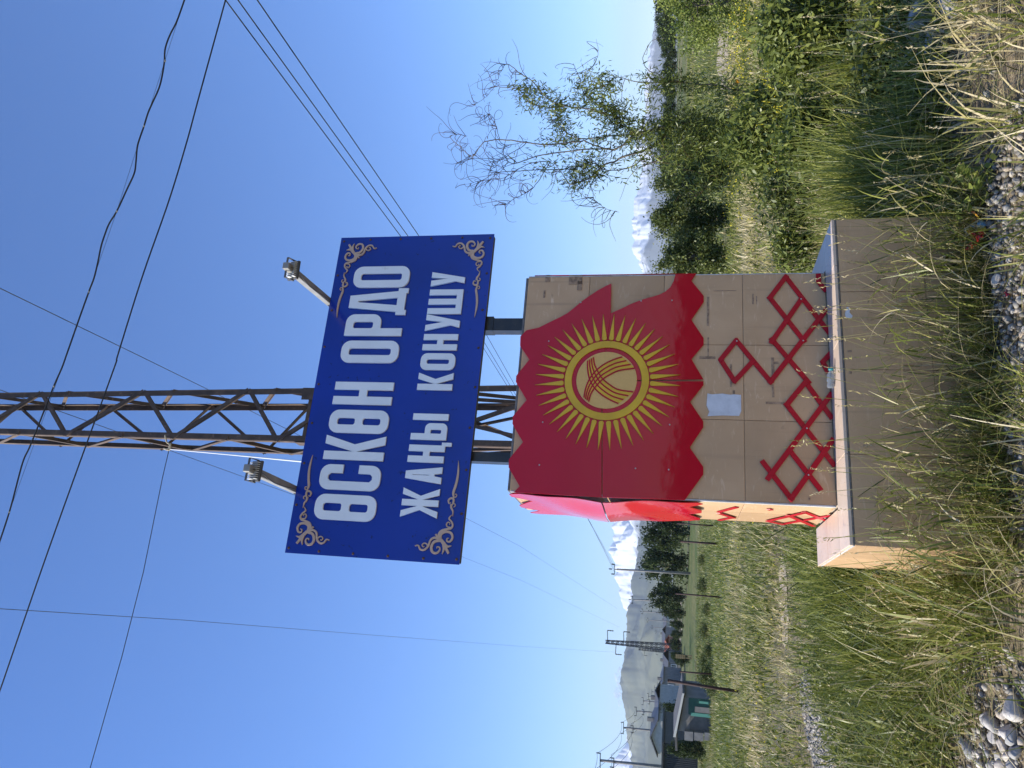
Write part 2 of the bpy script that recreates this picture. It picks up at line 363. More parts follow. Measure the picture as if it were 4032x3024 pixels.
M['red'] = mat('red_acrylic', (.52, .001, .02), (.48, .001, .015), 2.0, .07, bump=.22, bscale=2.0, spec=.3, c3=(.5, .03, .05), c3scale=55, c3lo=.72, c3hi=.85)
M['redstrip'] = mat('red_strip', (.47, .002, .018), (.40, .003, .014), 8, .28, spec=.25, c3=(.3, .01, .015), c3scale=22, c3lo=.6, c3hi=.8)
M['gold'] = mat('gold_mirror_film', (.72, .42, .012), (.60, .34, .010), 8, .28, metal=.15, bump=.12, bscale=7)
M['tan'] = mat('tan_satin_sheet', (.74, .44, .13), (.70, .41, .115), 90, .5)
M['screw'] = mat('screw_steel', (.55, .53, .5), None, rough=.35, metal=.9)
M['rustscrew'] = mat('rusty_screw', (.05, .03, .02), (.12, .06, .03), 200, .8)

stele = wempty('entrance_stele', loc(.65, .2, .1), YAW)
tag(stele, 'beige tiled entrance stele with a red flag and golden sun on a low plinth', 'monument')
LAX = (EX, EY, (0, 0, 1))
def tile(name, i0, i1, j0, j1, z0, z1, m, parent, g=.0018):
    mb = MB(); mb.box(loc((i0 + i1) / 2, (j0 + j1) / 2, (z0 + z1) / 2), (i1 - i0, j1 - j0, z1 - z0), LAX)
    o = mb.build(name, m, parent); bevel(o, .0016, 1); return o
G = .0010
# plinth
PF, PB, PL_, PR, ZL = -.235, .614, -.228, 1.543, .78
plinth = MB().box(loc((PL_ + PR) / 2, (PF + PB) / 2, .33), (PR - PL_ - .024, PB - PF - .024, .86), LAX).build('plinth', M['grout'], stele)
cols = [-.228, .219, .666, 1.105, 1.543]; rows = [-.08, .34, .755]
for a, b in zip(cols[:-1], cols[1:]):
    for c, d in zip(rows[:-1], rows[1:]):
        w = random.uniform(-.0012, .0012)
        tile('tile', a + G, b - G, PF + w, PF + .010, c + G, d - G, M['tile'], plinth)
        tile('tile', a + G, b - G, PB - .010, PB + w, c + G, d - G, M['tile'], plinth)
for a, b in ((PF + .0122, .19), (.19, PB - .0122)):
    for c, d in zip(rows[:-1], rows[1:]):
        tile('tile', PL_, PL_ + .010, a + G, b - G, c + G, d - G, M['tile'], plinth)
        tile('tile', PR - .010, PR, a + G, b - G, c + G, d - G, M['tile'], plinth)
for a, b in ((-.228, .22), (.22, .82), (.82, 1.26), (1.26, 1.543)):
    tile('ledge_slab', a + G, b - G, PF - .002, -.014, .764, ZL, M['ledge'], plinth)
tile('ledge_slab', PL_ - .001, -.014, -.0125, .30, .764, ZL, M['ledge'], plinth); tile('ledge_slab', PL_ - .001, -.014, .3025, PB, .764, ZL, M['ledge'], plinth)
tile('ledge_slab', 1.351, PR + .001, -.0125, PB, .764, ZL, M['ledge'], plinth)
tile('trim_and_gap_shade', PL_ + .002, PR - .002, PF - .001, PF + .011, .7555, .7635, M['cap_gapshade'], plinth)  # front strip: its dark colour stands in for the shadow gap below the slabs
tile('trim_and_gap_shade', PL_ - .001, PL_ + .011, PF + .012, PB - .004, .7555, .7635, M['trim'], plinth)
# column
CW, CD, ZT = 1.337, .574, 2.498
column = MB().box(loc(CW / 2, CD / 2, (ZL + ZT) / 2 - .01), (CW - .022, CD - .022, ZT - ZL + .01), LAX).build('column', M['grout'], stele)
ccols = [0, .4516, .8935, 1.337]; crows = [.782, 1.232, 1.675, 2.117, 2.498]
for a, b in zip(ccols[:-1], ccols[1:]):
    for c, d in zip(crows[:-1], crows[1:]):
        w = random.uniform(-.0012, .0012)
        tile('tile', a + G + (.006 if a == 0 else 0), b - G, w, .0095, c + G, d - G, M['tile'], column)
        tile('tile', a + G, b - G, CD - .0095, CD + w, c + G, d - G, M['tile'], column)
for a, b in ((.012, .29), (.29, CD - .0115)):
    for c, d in zip(crows[:-1], crows[1:]):
        tile('tile', 0, .0095, a + G, b - G, c + G, d - G, M['tile'], column)
        tile('tile', CW - .0095, CW, a + G, b - G, c + G, d - G, M['tile'], column)
tile('corner_trim', -.004, .0055, -.004, .0105, .785, 2.494, M['trim'], column)
tile('corner_trim', CW - .0015, CW + .004, -.003, .0105, .785, 2.494, M['trim'], column)
tile('cap', .004, CW - .004, .004, CD - .004, 2.4985, 2.512, M['cap_gapshade'], column)

# flag sheets: outlines measured on the front face
R2 = lambda X, Y: (1950 + X / 1.508, 1000 + Y / 1.508)
R3 = lambda X, Y: (2650 + X / 1.1057, 800 + Y / 1.1057)
def fpoly(pts, R, j=-.012): return [tuple(face(*R(*q), j)) for q in pts]
TOPZ = [(110, 1416), (145, 1380), (80, 1268), (82, 1220), (165, 1118), (103, 1010), (105, 965), (187, 868), (123, 760), (125, 725), (203, 628), (148, 545), (150, 490), (185, 455)]
WAVE1 = [(215, 448), (260, 438), (300, 418), (340, 398), (385, 377), (430, 352), (470, 320), (515, 282), (560, 250), (610, 217), (655, 192), (690, 177)]
WAVE2 = [(686, 353), (720, 338), (760, 320), (800, 300), (850, 280), (890, 266), (935, 254), (975, 242), (1010, 224), (1040, 198), (1060, 160), (1070, 122)]
BOTZ = [(1195, 116), (1165, 160), (1238, 250), (1238, 285), (1165, 392), (1237, 500), (1237, 540), (1165, 625), (1236, 745)]
BOTZ2 = [(1236, 757), (1236, 780), (1157, 880), (1235, 995), (1235, 1030), (1155, 1150), (1235, 1265), (1235, 1310), (1125, 1462)]
upper = fpoly(TOPZ + WAVE1 + [(686, 352.5), (632, 755), (632, 1446)], R2)
lowr = fpoly(WAVE2 + BOTZ + [(636, 752)], R2)
lowl = fpoly(BOTZ2 + [(637, 1446), (637, 756)], R2)
fl = plate('flag', [upper], .004, M['red'], stele, face_matrix(-.012), .0006)
plate('flag_sheet', [lowr], .004, M['red'], fl, face_matrix(-.0105), .0006)
plate('flag_sheet', [lowl], .004, M['red'], fl, face_matrix(-.0125), .0006)
zb = float(face(*R2(1236, 1290), 0)[1]); zv = float(face(*R2(1155, 1150), 0)[1]); zs = float(face(*R2(635, 1446), 0)[1])
def sidesheet(bot, top, name, parent):
    js = sorted(set([q[0] for q in bot] + [q[0] for q in top] + list(np.linspace(-.008, .582, 25)))); nr = 22; V = []
    for s_ in (0, 1):
        for a_ in js:
            zb_ = np.interp(a_, [q[0] for q in bot], [q[1] for q in bot]); zt_ = np.interp(a_, [q[0] for q in top], [q[1] for q in top])
            for t in range(nr + 1):
                z = zb_ + (zt_ - zb_) * t / nr; k = .012 + .004 * s_ + .034 * max(0, 1 - abs(z - zs) / .40) ** 1.3 * (1 - .35 * math.cos(a_ * 9)) + .004 * math.sin(z * 17 + a_ * 8); V.append(loc(-k, a_, z))
    n = len(js); I = lambda s_, c, r_: (s_ * n + c) * (nr + 1) + r_; Fs = []
    for c in range(n - 1):
        for r_ in range(nr): Fs += [(I(1, c, r_), I(1, c, r_ + 1), I(1, c + 1, r_ + 1), I(1, c + 1, r_)), (I(0, c, r_), I(0, c + 1, r_), I(0, c + 1, r_ + 1), I(0, c, r_ + 1))]
        for r_ in (0, nr): Fs.append((I(0, c, r_), I(1, c, r_), I(1, c + 1, r_), I(0, c + 1, r_)))
    for c in (0, n - 1):
        for r_ in range(nr): Fs.append((I(0, c, r_), I(0, c, r_ + 1), I(1, c, r_ + 1), I(1, c, r_)))
    mb = MB(); mb.add(V, Fs); return mb.build(name, M['red'], parent)
sidesheet([(-.008, zs + .004), (.582, zs + .004)], [(-.008, 2.44), (.03, 2.505), (.09, 2.505), (.20, 2.40), (.32, 2.50), (.38, 2.50), (.47, 2.40), (.56, 2.475), (.582, 2.47)], 'flag_sheet', fl)
sidesheet([(-.008, zb + .03), (.03, zb), (.10, zv), (.20, zb), (.26, zb), (.36, zv), (.47, zb), (.53, zb), (.582, zv - .02)], [(-.008, zs - .004), (.582, zs - .004)], 'flag_sheet', fl)
plate('flag_sheet', [[(0, zv), (.574, zv), (.574, 2.47), (.3, 2.40), (0, 2.46)]], .004, M['red'], fl, Matrix(((EY[0], 0, EX[0], loc(CW + .008, 0, 0)[0]), (EY[1], 0, EX[1], loc(CW + .008, 0, 0)[1]), (0, 1, 0, 0), (0, 0, 0, 1))), .0006)
for X, Y in ((262, 1252), (833, 1273), (1030, 1280), (282, 998), (1036, 1013), (318, 517), (1050, 275), (508, 287), (866, 278)):
    i, z = face(*R2(X, Y), -.017); MB().lathe([(.0048, 0), (.0042, .002), (.002, .003)], loc(i, -.0162, z), 10, (EX, (0, 0, 1), -EY)).build('screw', M['screw'], fl)

# golden sun
SCX, SCZ, SR = .6645, 1.987, .2405
sun_em = plate('sun_emblem', [[(SCX + SR * math.cos(a), SCZ + SR * math.sin(a)) for a in np.linspace(0, 2 * math.pi, 96, endpoint=False)], [(SCX + SR * .826 * math.cos(a), SCZ + SR * .826 * math.sin(a)) for a in np.linspace(0, 2 * math.pi, 96, endpoint=False)]], .006, M['gold'], stele, face_matrix(-.0172), .0018)
plate('disc', [[(SCX + SR * .716 * math.cos(a), SCZ + SR * .716 * math.sin(a)) for a in np.linspace(0, 2 * math.pi, 96, endpoint=False)]], .004, M['tan'], sun_em, face_matrix(-.0172), .001)
r0, r1, hw = SR * 1.018, SR * 1.72, .0145
prof = [(r0 + hw - hw * math.cos(rad(a)), hw * math.sin(rad(a))) for a in range(-90, 91, 18)]
prof = [(r0 + .55 * hw * (1 - math.cos(rad(a))), hw * math.sin(rad(a)) * .93) for a in range(-90, 91, 18)]
ray2d = [(r0 + hw * .55, -hw)] ; ray2d = [(r0 + hw * .9 * (1 - math.sin(rad(a))), hw * math.cos(rad(a))) for a in range(180, -1, -15)] + [(r1, .0009), (r1, -.0009)]
for k in range(40):
    a = 2 * math.pi * (k + .5) / 40 + .012; ca, sa = math.cos(a), math.sin(a)
    if k == 0:
        first = plate('ray', [ray2d], .005, M['gold'], sun_em, None, .0016); rme = first.data
    else: first = new_obj('ray', rme, None, sun_em)
    first.matrix_local = face_matrix(-.0172 - .0002 * (k % 2)) @ Matrix.Translation((SCX, SCZ, 0)) @ Matrix.Rotation(a, 4, 'Z')
def z4(X, Y): return (SCX - (Y - 833) / 688 * SR, SCZ - (X - 757) / 688 * SR)
def smoothline(P, n=40):
    P = np.array(P, float); t = np.linspace(0, len(P) - 1, n); out = []
    for q in t:
        k = min(int(q), len(P) - 2); f = q - k; p0 = P[max(k - 1, 0)]; p1 = P[k]; p2 = P[k + 1]; p3 = P[min(k + 2, len(P) - 1)]
        out.append(.5 * ((2 * p1) + (-p0 + p2) * f + (2 * p0 - 5 * p1 + 4 * p2 - p3) * f * f + (-p0 + 3 * p1 - 3 * p2 + p3) * f ** 3))
    return np.array(out)
def ribbon(P, w):
    P = np.array(P); d = np.gradient(P, axis=0); d /= np.linalg.norm(d, axis=1)[:, None]; n = np.stack([-d[:, 1], d[:, 0]], 1)
    w = np.broadcast_to(np.asarray(w, float), len(P))[:, None] / 2
    return [tuple(q) for q in P + n * w] + [tuple(q) for q in (P - n * w)[::-1]]
S1o = [(432, 500), (440, 640), (478, 815), (560, 965), (690, 1090), (840, 1180), (970, 1238)]; S1i = [(525, 440), (548, 560), (600, 672), (690, 812), (810, 915), (960, 1000), (1200, 1035)]
S2o = [(408, 1150), (425, 1000), (478, 835), (570, 690), (700, 570), (850, 485), (1000, 430)]; S2i = [(487, 1217), (515, 1085), (575, 975), (690, 832), (810, 745), (960, 670), (1210, 626)]
lay = 0
for o_, i_ in ((S1o, S1i), (S2o, S2i)):
    A = smoothline([z4(*q) for q in o_]); Bc = smoothline([z4(*q) for q in i_])
    plate('crossing_band', [[tuple(q) for q in A] + [tuple(q) for q in Bc[::-1]]], .0014, M['gold'], sun_em, face_matrix(-.0214 - .0006 * lay), .0003)
    for k in range(4):
        t = k / 3; plate('crossing_line', [ribbon(A * (1 - t) + Bc * t, SR * .036)], .0014, M['redstrip'], sun_em, face_matrix(-.0226 - .0007 * lay - .0001 * k), .0003)
    lay += 1

# red lattice (kerege) strips
lat = None
STR = [[(270, 590), (432, 785)], [(280, 592), (204, 686)], [(204, 676), (272, 780)], [(262, 782), (352, 684)], [(418, 786), (672, 458)], [(424, 585), (596, 786)], [(424, 612), (566, 408)],
       [(416, 404), (576, 606)], [(416, 420), (497, 314)], [(486, 314), (684, 568)], [(586, 768), (490, 884)], [(488, 868), (706, 1145)], [(572, 772), (694, 938)], [(693, 826), (408, 1206)],
       [(386, 1120), (522, 1296)], [(508, 1296), (700, 1024)], [(506, 1074), (646, 1252)], [(690, 650), (648, 696)], [(648, 684), (676, 738)], [(632, 308), (634, 350)], [(634, 342), (668, 384)]]
for k, (a, b) in enumerate(STR):
    A = face(*R3(*a), -.008); Bq = face(*R3(*b), -.008)
    if Bq[0] < A[0]: A, Bq = Bq, A
    up = Bq[1] > A[1]; j = -.0055 if up else -.0100; j -= .00012 * k
    mb = MB(); d = loc(Bq[0], j, Bq[1]) - loc(A[0], j, A[1]); mb.bar(loc(A[0], j, A[1]), loc(Bq[0], j, Bq[1]), .004, .0275, np.cross(d, EY)); o = bevel(mb.build('strip' if lat else 'lattice_ornament', M['redstrip'], lat or stele), .001, 1); lat = lat or o
for X, Y in ((278, 600), (558, 417), (567, 598), (583, 980), (590, 1183)):
    i, z = face(*R3(X, Y), -.015); MB().lathe([(.005, 0), (.004, .002), (.002, .003)], loc(i, -.0148, z), 10, (EX, (0, 0, 1), -EY)).build('screw', M['screw'], lat)
R5 = lambda X, Y: (2300 + X / 1.545, 1950 + Y / 1.545)
for k, (a, b) in enumerate([[(818, 98), (930, 68)], [(815, 100), (915, 132)], [(915, 130), (820, 148)], [(1113, 150), (1340, 98)], [(1335, 95), (1475, 150)], [(1113, 148), (1215, 172)], [(1210, 172), (1505, 118)], [(1235, 112), (1395, 182)], [(1118, 78), (1140, 85)]]):
    A = flank(*R5(*a)); Bq = flank(*R5(*b)); A[0] = np.clip(A[0], .01, .565); Bq[0] = np.clip(Bq[0], .01, .565)
    x = -.0045 - .0035 * (k % 2) - .0001 * k; p, q = loc(x, A[0], A[1]), loc(x, Bq[0], Bq[1])
    bevel(MB().bar(p, q, .004, .0275, np.cross(q - p, EX)).build('strip', M['redstrip'], lat), .001, 1)

# tape residue and stains stuck on the tiles
M['residue'] = mat('dark_tape_residue', (.22, .14, .085), (.42, .27, .16), 45, .7, lo=.38, hi=.62)
for X0, Y0, X1, Y1 in ((147, 408, 158, 535), (150, 585, 157, 672), (115, 667, 185, 678), (248, 700, 257, 800), (430, 672, 440, 770), (432, 790, 440, 845), (404, 866, 486, 874), (260, 815, 270, 875),
                       (345, 395, 352, 440), (362, 405, 366, 440), (175, 380, 275, 383), (436, 690, 460, 700), (590, 1282, 598, 1292)):
    A = face(*R3(X0, Y1), -.001); Bq = face(*R3(X1, Y0), -.001)
    MB().box(loc((A[0] + Bq[0]) / 2, -.0019, (A[1] + Bq[1]) / 2), (abs(Bq[0] - A[0]), .0008, abs(Bq[1] - A[1])), LAX).build('tape_mark', M['residue'], column)
for X0, Y0, X1, Y1 in ((285, 210, 300, 320), (440, 180, 515, 186), (490, 215, 515, 220), (300, 165, 325, 185)):
    A = face(*R2(X0, Y1 - 60), -.001); Bq = face(*R2(X1, Y0 - 0), -.001)
    if X0 == 285: Bq[0] = A[0] + .05
    MB().box(loc((A[0] + Bq[0]) / 2, -.0019, (A[1] + Bq[1]) / 2), (abs(Bq[0] - A[0]), .0008, abs(Bq[1] - A[1])), LAX).build('tape_mark', M['residue'], column)
for X0, Y0, X1, Y1 in ((760, 640, 778, 648), (768, 732, 778, 742), (918, 805, 940, 814)):
    A = face(*R3(X0, Y1), PF); Bq = face(*R3(X1, Y0), PF)
    MB().box(loc((A[0] + Bq[0]) / 2, PF - .0017, (A[1] + Bq[1]) / 2), (abs(Bq[0] - A[0]), .0008, abs(Bq[1] - A[1])), LAX).build('tape_mark', M['residue'], plinth)
# torn paper notices
M['paper'] = mat('weathered_paper', (.66, .67, .69), (.56, .57, .59), 25, .8)
pp = fpoly([(150, 828), (170, 832), (215, 829), (250, 834), (266, 832), (296, 835), (297, 905), (288, 926), (215, 924), (150, 927), (158, 908), (146, 880)], R3, -.003)
o = plate('paper_notice', [pp], .0012, M['paper'], None, face_matrix(-.0022), .0003)
tag(o, 'blank white torn paper notice stuck below the flag on the stele', 'notice')
pp = fpoly([(748, 480), (757, 452), (772, 458), (768, 476), (782, 492), (775, 505), (760, 500), (752, 505)], R3, PF)
tag(plate('paper_scrap', [pp], .001, M['paper'], None, face_matrix(PF - .0016), .0003), 'small torn white paper scrap stuck on the plinth front', 'paper')

# ================================================================ NAME SIGN
SJ = .18; S0, S1_, SZ0, SZ1 = -.4027, 1.7518, 2.7926, 3.8826
M['blue'] = mat('blue_sign_panel', (.004, .030, .31), (.003, .024, .24), 1.6, .14, bump=.16, bscale=1.2, c3=(.004, .014, .11), c3scale=34, c3lo=.66, c3hi=.72, spec=.5)
M['letter'] = mat('white_plastic_letter', (.84, .86, .86), (.77, .79, .79), 4, .4, c3=(.52, .5, .46), c3scale=14, c3lo=.72, c3hi=.85)
M['orn'] = mat('bronze_film', (.62, .41, .27), (.56, .36, .23), 30, .35, metal=.2)
M['post'] = mat('black_painted_steel', (.012, .014, .02), (.03, .026, .024), 18, .4, c3=(.09, .05, .03), c3scale=30, c3lo=.66, c3hi=.75)
sign = wempty('name_sign', loc(.67, SJ + .08, .78), YAW)
tag(sign, 'wide blue name sign with white raised letters on two black posts', 'sign')
panel = MB().box(loc((S0 + S1_) / 2, SJ - .002, (SZ0 + SZ1) / 2), (S1_ - S0, .004, SZ1 - SZ0), LAX).build('panel', M['blue'], sign)
fr = MB()
for z in (SZ0 + .022, (SZ0 + SZ1) / 2, SZ1 - .022): fr.box(loc((S0 + S1_) / 2, SJ + .0215, z), (S1_ - S0 - .02, .04, .04), LAX)
fr.build('back_frame', M['post'], sign)
fr = MB()
for i in (S0 + .03, .25, 1.12, S1_ - .03): fr.box(loc(i, SJ + .0195, (SZ0 + SZ1) / 2), (.038, .036, SZ1 - SZ0 - .06), LAX)
fr.build('back_frame', M['post'], sign)
for i0, i1, coll in ((.216, .279, 0), (1.074, 1.163, 1)):
    MB().box(loc((i0 + i1) / 2, SJ + .078, (1.2 + 3.75) / 2), (i1 - i0 - .004, .07, 3.75 - 1.2), LAX).build('post', M['post'], sign)
    if coll: MB().box(loc((i0 + i1) / 2 + .004, SJ + .078, 2.79), (i1 - i0 + .008, .082, .08), LAX).build('sleeve', M['post'], sign)
for k in range(9):
    f = k / 8
    for z in (SZ1 - .022, SZ0 + .022):
        i = S0 + .03 + f * (S1_ - S0 - .06); MB().lathe([(.0085, 0), (.007, .003), (.003, .004)], loc(i, SJ - .0045, z + random.uniform(-.004, .004)), 10, (EX, (0, 0, 1), -EY)).build('screw', M['rustscrew'], sign)
for k in range(1, 5):
    for i in (S0 + .022, S1_ - .022):
        z = SZ0 + k / 5 * (SZ1 - SZ0); MB().lathe([(.0085, 0), (.007, .003), (.003, .004)], loc(i, SJ - .0045, z), 10, (EX, (0, 0, 1), -EY)).build('screw', M['rustscrew'], sign)

def glyph(ch, w, h, a, b):
    r = min(.42 * a + .018 * h / .4, .3 * w); q = a * .28
    if ch == 'О': return [rrect(0, 0, w, h, r * 1.5), rrect(a, b, w - a, h - b, q)]
    if ch == 'Ө': return [rrect(0, 0, w, h, r * 1.5), rrect(a, b, w - a, h / 2 - b * .48, q), rrect(a, h / 2 + b * .48, w - a, h - b, q)]
    if ch == 'С':
        R_ = r * 1.5
        return [[(w, h * .63)] + arc(w - R_, h - R_, R_, 0, 90) + arc(R_, h - R_, R_, 90, 180) + arc(R_, R_, R_, 180, 270) + arc(w - R_, R_, R_, 270, 360) + [(w, h * .37), (w - a, h * .37)]
                + [(w - a, b + q), (w - a - q, b), (a + q, b), (a, b + q), (a, h - b - q), (a + q, h - b), (w - a - q, h - b), (w - a, h - b - q), (w - a, h * .63)]]
    if ch == 'К': return [[(0, 0), (0, h), (a, h), (a, h * .515), (w - a * 1.02, h), (w, h), (w * .64, h * .5), (w, 0), (w - a * 1.02, 0), (a, h * .46), (a, 0)]]
    if ch == 'Н': return [[(0, 0), (0, h), (a, h), (a, h / 2 + b / 2), (w - a, h / 2 + b / 2), (w - a, h), (w, h), (w, 0), (w - a, 0), (w - a, h / 2 - b / 2), (a, h / 2 - b / 2), (a, 0)]]
    if ch == 'Ң':
        t = .17 * w
        return [[(0, 0), (0, h), (a, h), (a, h / 2 + b / 2), (w - a, h / 2 + b / 2), (w - a, h), (w, h), (w, b * .55), (w + t, b * .55), (w + t, -h * .17), (w - a * .12, -h * .17), (w - a * .12, 0), (w - a, 0), (w - a, h / 2 - b / 2), (a, h / 2 - b / 2), (a, 0)]]
    if ch == 'Р':
        y = h * .38; R_ = r * 1.4
        return [[(0, 0), (0, h)] + arc(w - R_, h - R_, R_, 90, 0) + arc(w - R_, y + R_, R_, 0, -90) + [(a, y), (a, 0)], rrect(a, y + b, w - a, h - b, q)]
    if ch == 'Д':
        return [[(0, -h * .02), (0, h * .155), (w * .11, h * .155), (w * .27, h), (w * .73, h), (w * .89, h * .155), (w, h * .155), (w, -h * .02), (w * .82, -h * .02), (w * .82, h * .012), (w * .18, h * .012), (w * .18, -h * .02)],
                [(w * .36, h * .155), (w * .475, h * .84), (w * .525, h * .84), (w * .64, h * .155)]]
    if ch == 'Ж':
        c = a * .47; p = a * .95; m_ = w / 2
        return [[(0, 0), (p, 0), (m_ - c, h * .44), (m_ - c, 0), (m_ + c, 0), (m_ + c, h * .44), (w - p, 0), (w, 0), (w * .74, h * .5), (w, h), (w - p, h), (m_ + c, h * .56), (m_ + c, h), (m_ - c, h), (m_ - c, h * .56), (p, h), (0, h), (w * .26, h * .5)]]
    if ch == 'А': return [[(0, 0), (w * .28, h), (w * .72, h), (w, 0), (w - a * .95, 0), (w - a * 1.12, h * .2), (a * 1.12, h * .2), (a * .95, 0)], [(a * 1.22, h * .35), (w * .485, h * .8), (w * .515, h * .8), (w - a * 1.22, h * .35)]]
    if ch == 'Ы':
        wb = w * .64; R_ = r * 1.2; y = h * .62
        return [[(0, 0), (0, h), (a, h), (a, y)] + arc(wb - R_, y - R_, R_, 90, 0) + arc(wb - R_, R_, R_, 0, -90), rrect(a, b * .9, wb - a, y - b * .9, q * .6), [(w - a, 0), (w - a, h), (w, h), (w, 0)]]
    if ch == 'У': return [[(0, h), (a, h), (w * .53, h * .50), (w - a, h), (w, h), (w * .60, 0), (w * .20, 0), (w * .345, h * .27)]]
    if ch == 'Ш': return [[(0, 0), (0, h), (a, h), (a, b), (w / 2 - a / 2, b), (w / 2 - a / 2, h), (w / 2 + a / 2, h), (w / 2 + a / 2, b), (w - a, b), (w - a, h), (w, h), (w, 0)]]
L1 = [('Ө', -.192, -.036), ('С', -.008, .149), ('К', .180, .336), ('Ө', .352, .503), ('Н', .539, .690), ('О', .822, .976), ('Р', 1.010, 1.164), ('Д', 1.160, 1.352), ('О', 1.360, 1.517)]
L2 = [('Ж', -.146, -.029), ('А', .055, .158), ('Ң', .183, .292), ('Ы', .324, .491), ('К', .645, .760), ('О', .779, .892), ('Н', .913, 1.024), ('У', 1.046, 1.163), ('Ш', 1.165, 1.340), ('У', 1.364, 1.468)]
L2[0] = ('Ж', -.150, .026)
def letters(L, z0, h, a, b):
    for ch, x0, x1 in L:
        lp = glyph(ch, x1 - x0, h, a, b); lp = [[(x + x0, y + z0) for x, y in q] for q in lp]
        o = plate('letter', lp, .014, M['letter'], sign, face_matrix(SJ - .0045), .0012); o['label'] = 'white raised letter ' + ch
letters(L1, 3.339, .396, .054, .054); letters(L2, 2.955, .228, .041, .041)

# corner scrolls
R6 = lambda X, Y: (1120 + X / 3.017, 1700 + Y / 3.017)
ORN = [([(340, 278), (312, 380), (296, 470), (291, 560), (293, 640), (275, 692)], [2, 22, 28, 30, 30, 16]),
       ([(285, 690), (256, 690), (248, 668), (262, 654), (272, 664)], [18, 12, 10, 10, 5]), ([(262, 765), (268, 718), (298, 706), (320, 730), (306, 766), (288, 756)], [24, 24, 22, 20, 16, 6]),
       ([(278, 772), (268, 812), (240, 850), (224, 908)], [24, 24, 18, 3]), ([(272, 800), (262, 768), (240, 768), (232, 790), (246, 804)], [14, 12, 12, 11, 5]),
       ([(238, 892), (256, 936), (222, 968), (196, 1008), (206, 1044), (250, 1060), (302, 1090), (314, 1140), (290, 1190)], [3, 18, 20, 22, 24, 24, 28, 30, 36]),
       ([(215, 1035), (250, 1030), (266, 1002), (252, 978), (230, 990), (236, 1004)], [14, 13, 13, 12, 10, 5]),
       ([(280, 1190), (292, 1125), (250, 1090), (192, 1096), (160, 1142), (172, 1192), (206, 1194), (212, 1164), (194, 1156)], [30, 30, 30, 28, 26, 22, 18, 14, 7]),
       ([(275, 1195), (338, 1216), (356, 1280), (328, 1334), (280, 1340), (256, 1302), (270, 1272), (294, 1272), (292, 1290)], [30, 32, 32, 28, 24, 20, 16, 12, 7]),
       ([(275, 1185), (232, 1226), (186, 1252), (144, 1238)], [36, 42, 30, 4]), ([(230, 1228), (190, 1280), (150, 1328)], [36, 32, 26]), ([(236, 1230), (214, 1290), (218, 1344)], [30, 26, 4]),
       ([(300, 1175), (330, 1152), (350, 1130)], [16, 18, 20]), ([(295, 1180), (350, 1172), (386, 1205), (392, 1275), (424, 1322), (470, 1322), (504, 1282), (538, 1292)], [30, 26, 24, 24, 22, 20, 16, 12]),
       ([(395, 1290), (412, 1256), (446, 1248), (462, 1272), (444, 1292), (434, 1280)], [12, 14, 13, 12, 10, 5])]
scx, scz = (S0 + S1_) / 2, (SZ0 + SZ1) / 2; sc6 = np.linalg.norm(face(*R6(300, 1200), SJ) - face(*R6(300, 1100), SJ)) / 100
for mx_, mz_ in ((1, 1), (-1, 1), (1, -1), (-1, -1)):
    root_o = None
    for k, (P, W) in enumerate(ORN):
        P2 = smoothline([face(*R6(*q), SJ - .004) for q in P], 5 * len(P)); w = np.interp(np.linspace(0, len(W) - 1, len(P2)), range(len(W)), W) * sc6 * .95
        P2 = np.stack([scx + mx_ * (P2[:, 0] - scx), scz + mz_ * (P2[:, 1] - scz)], 1)
        o = plate('corner_scroll' if k == 0 else 'scroll_stroke', [ribbon(P2, w)], .0062 + .0003 * k, M['orn'], sign if k == 0 else root_o, face_matrix(SJ - .0045), .0004)
        if k == 0: root_o = o

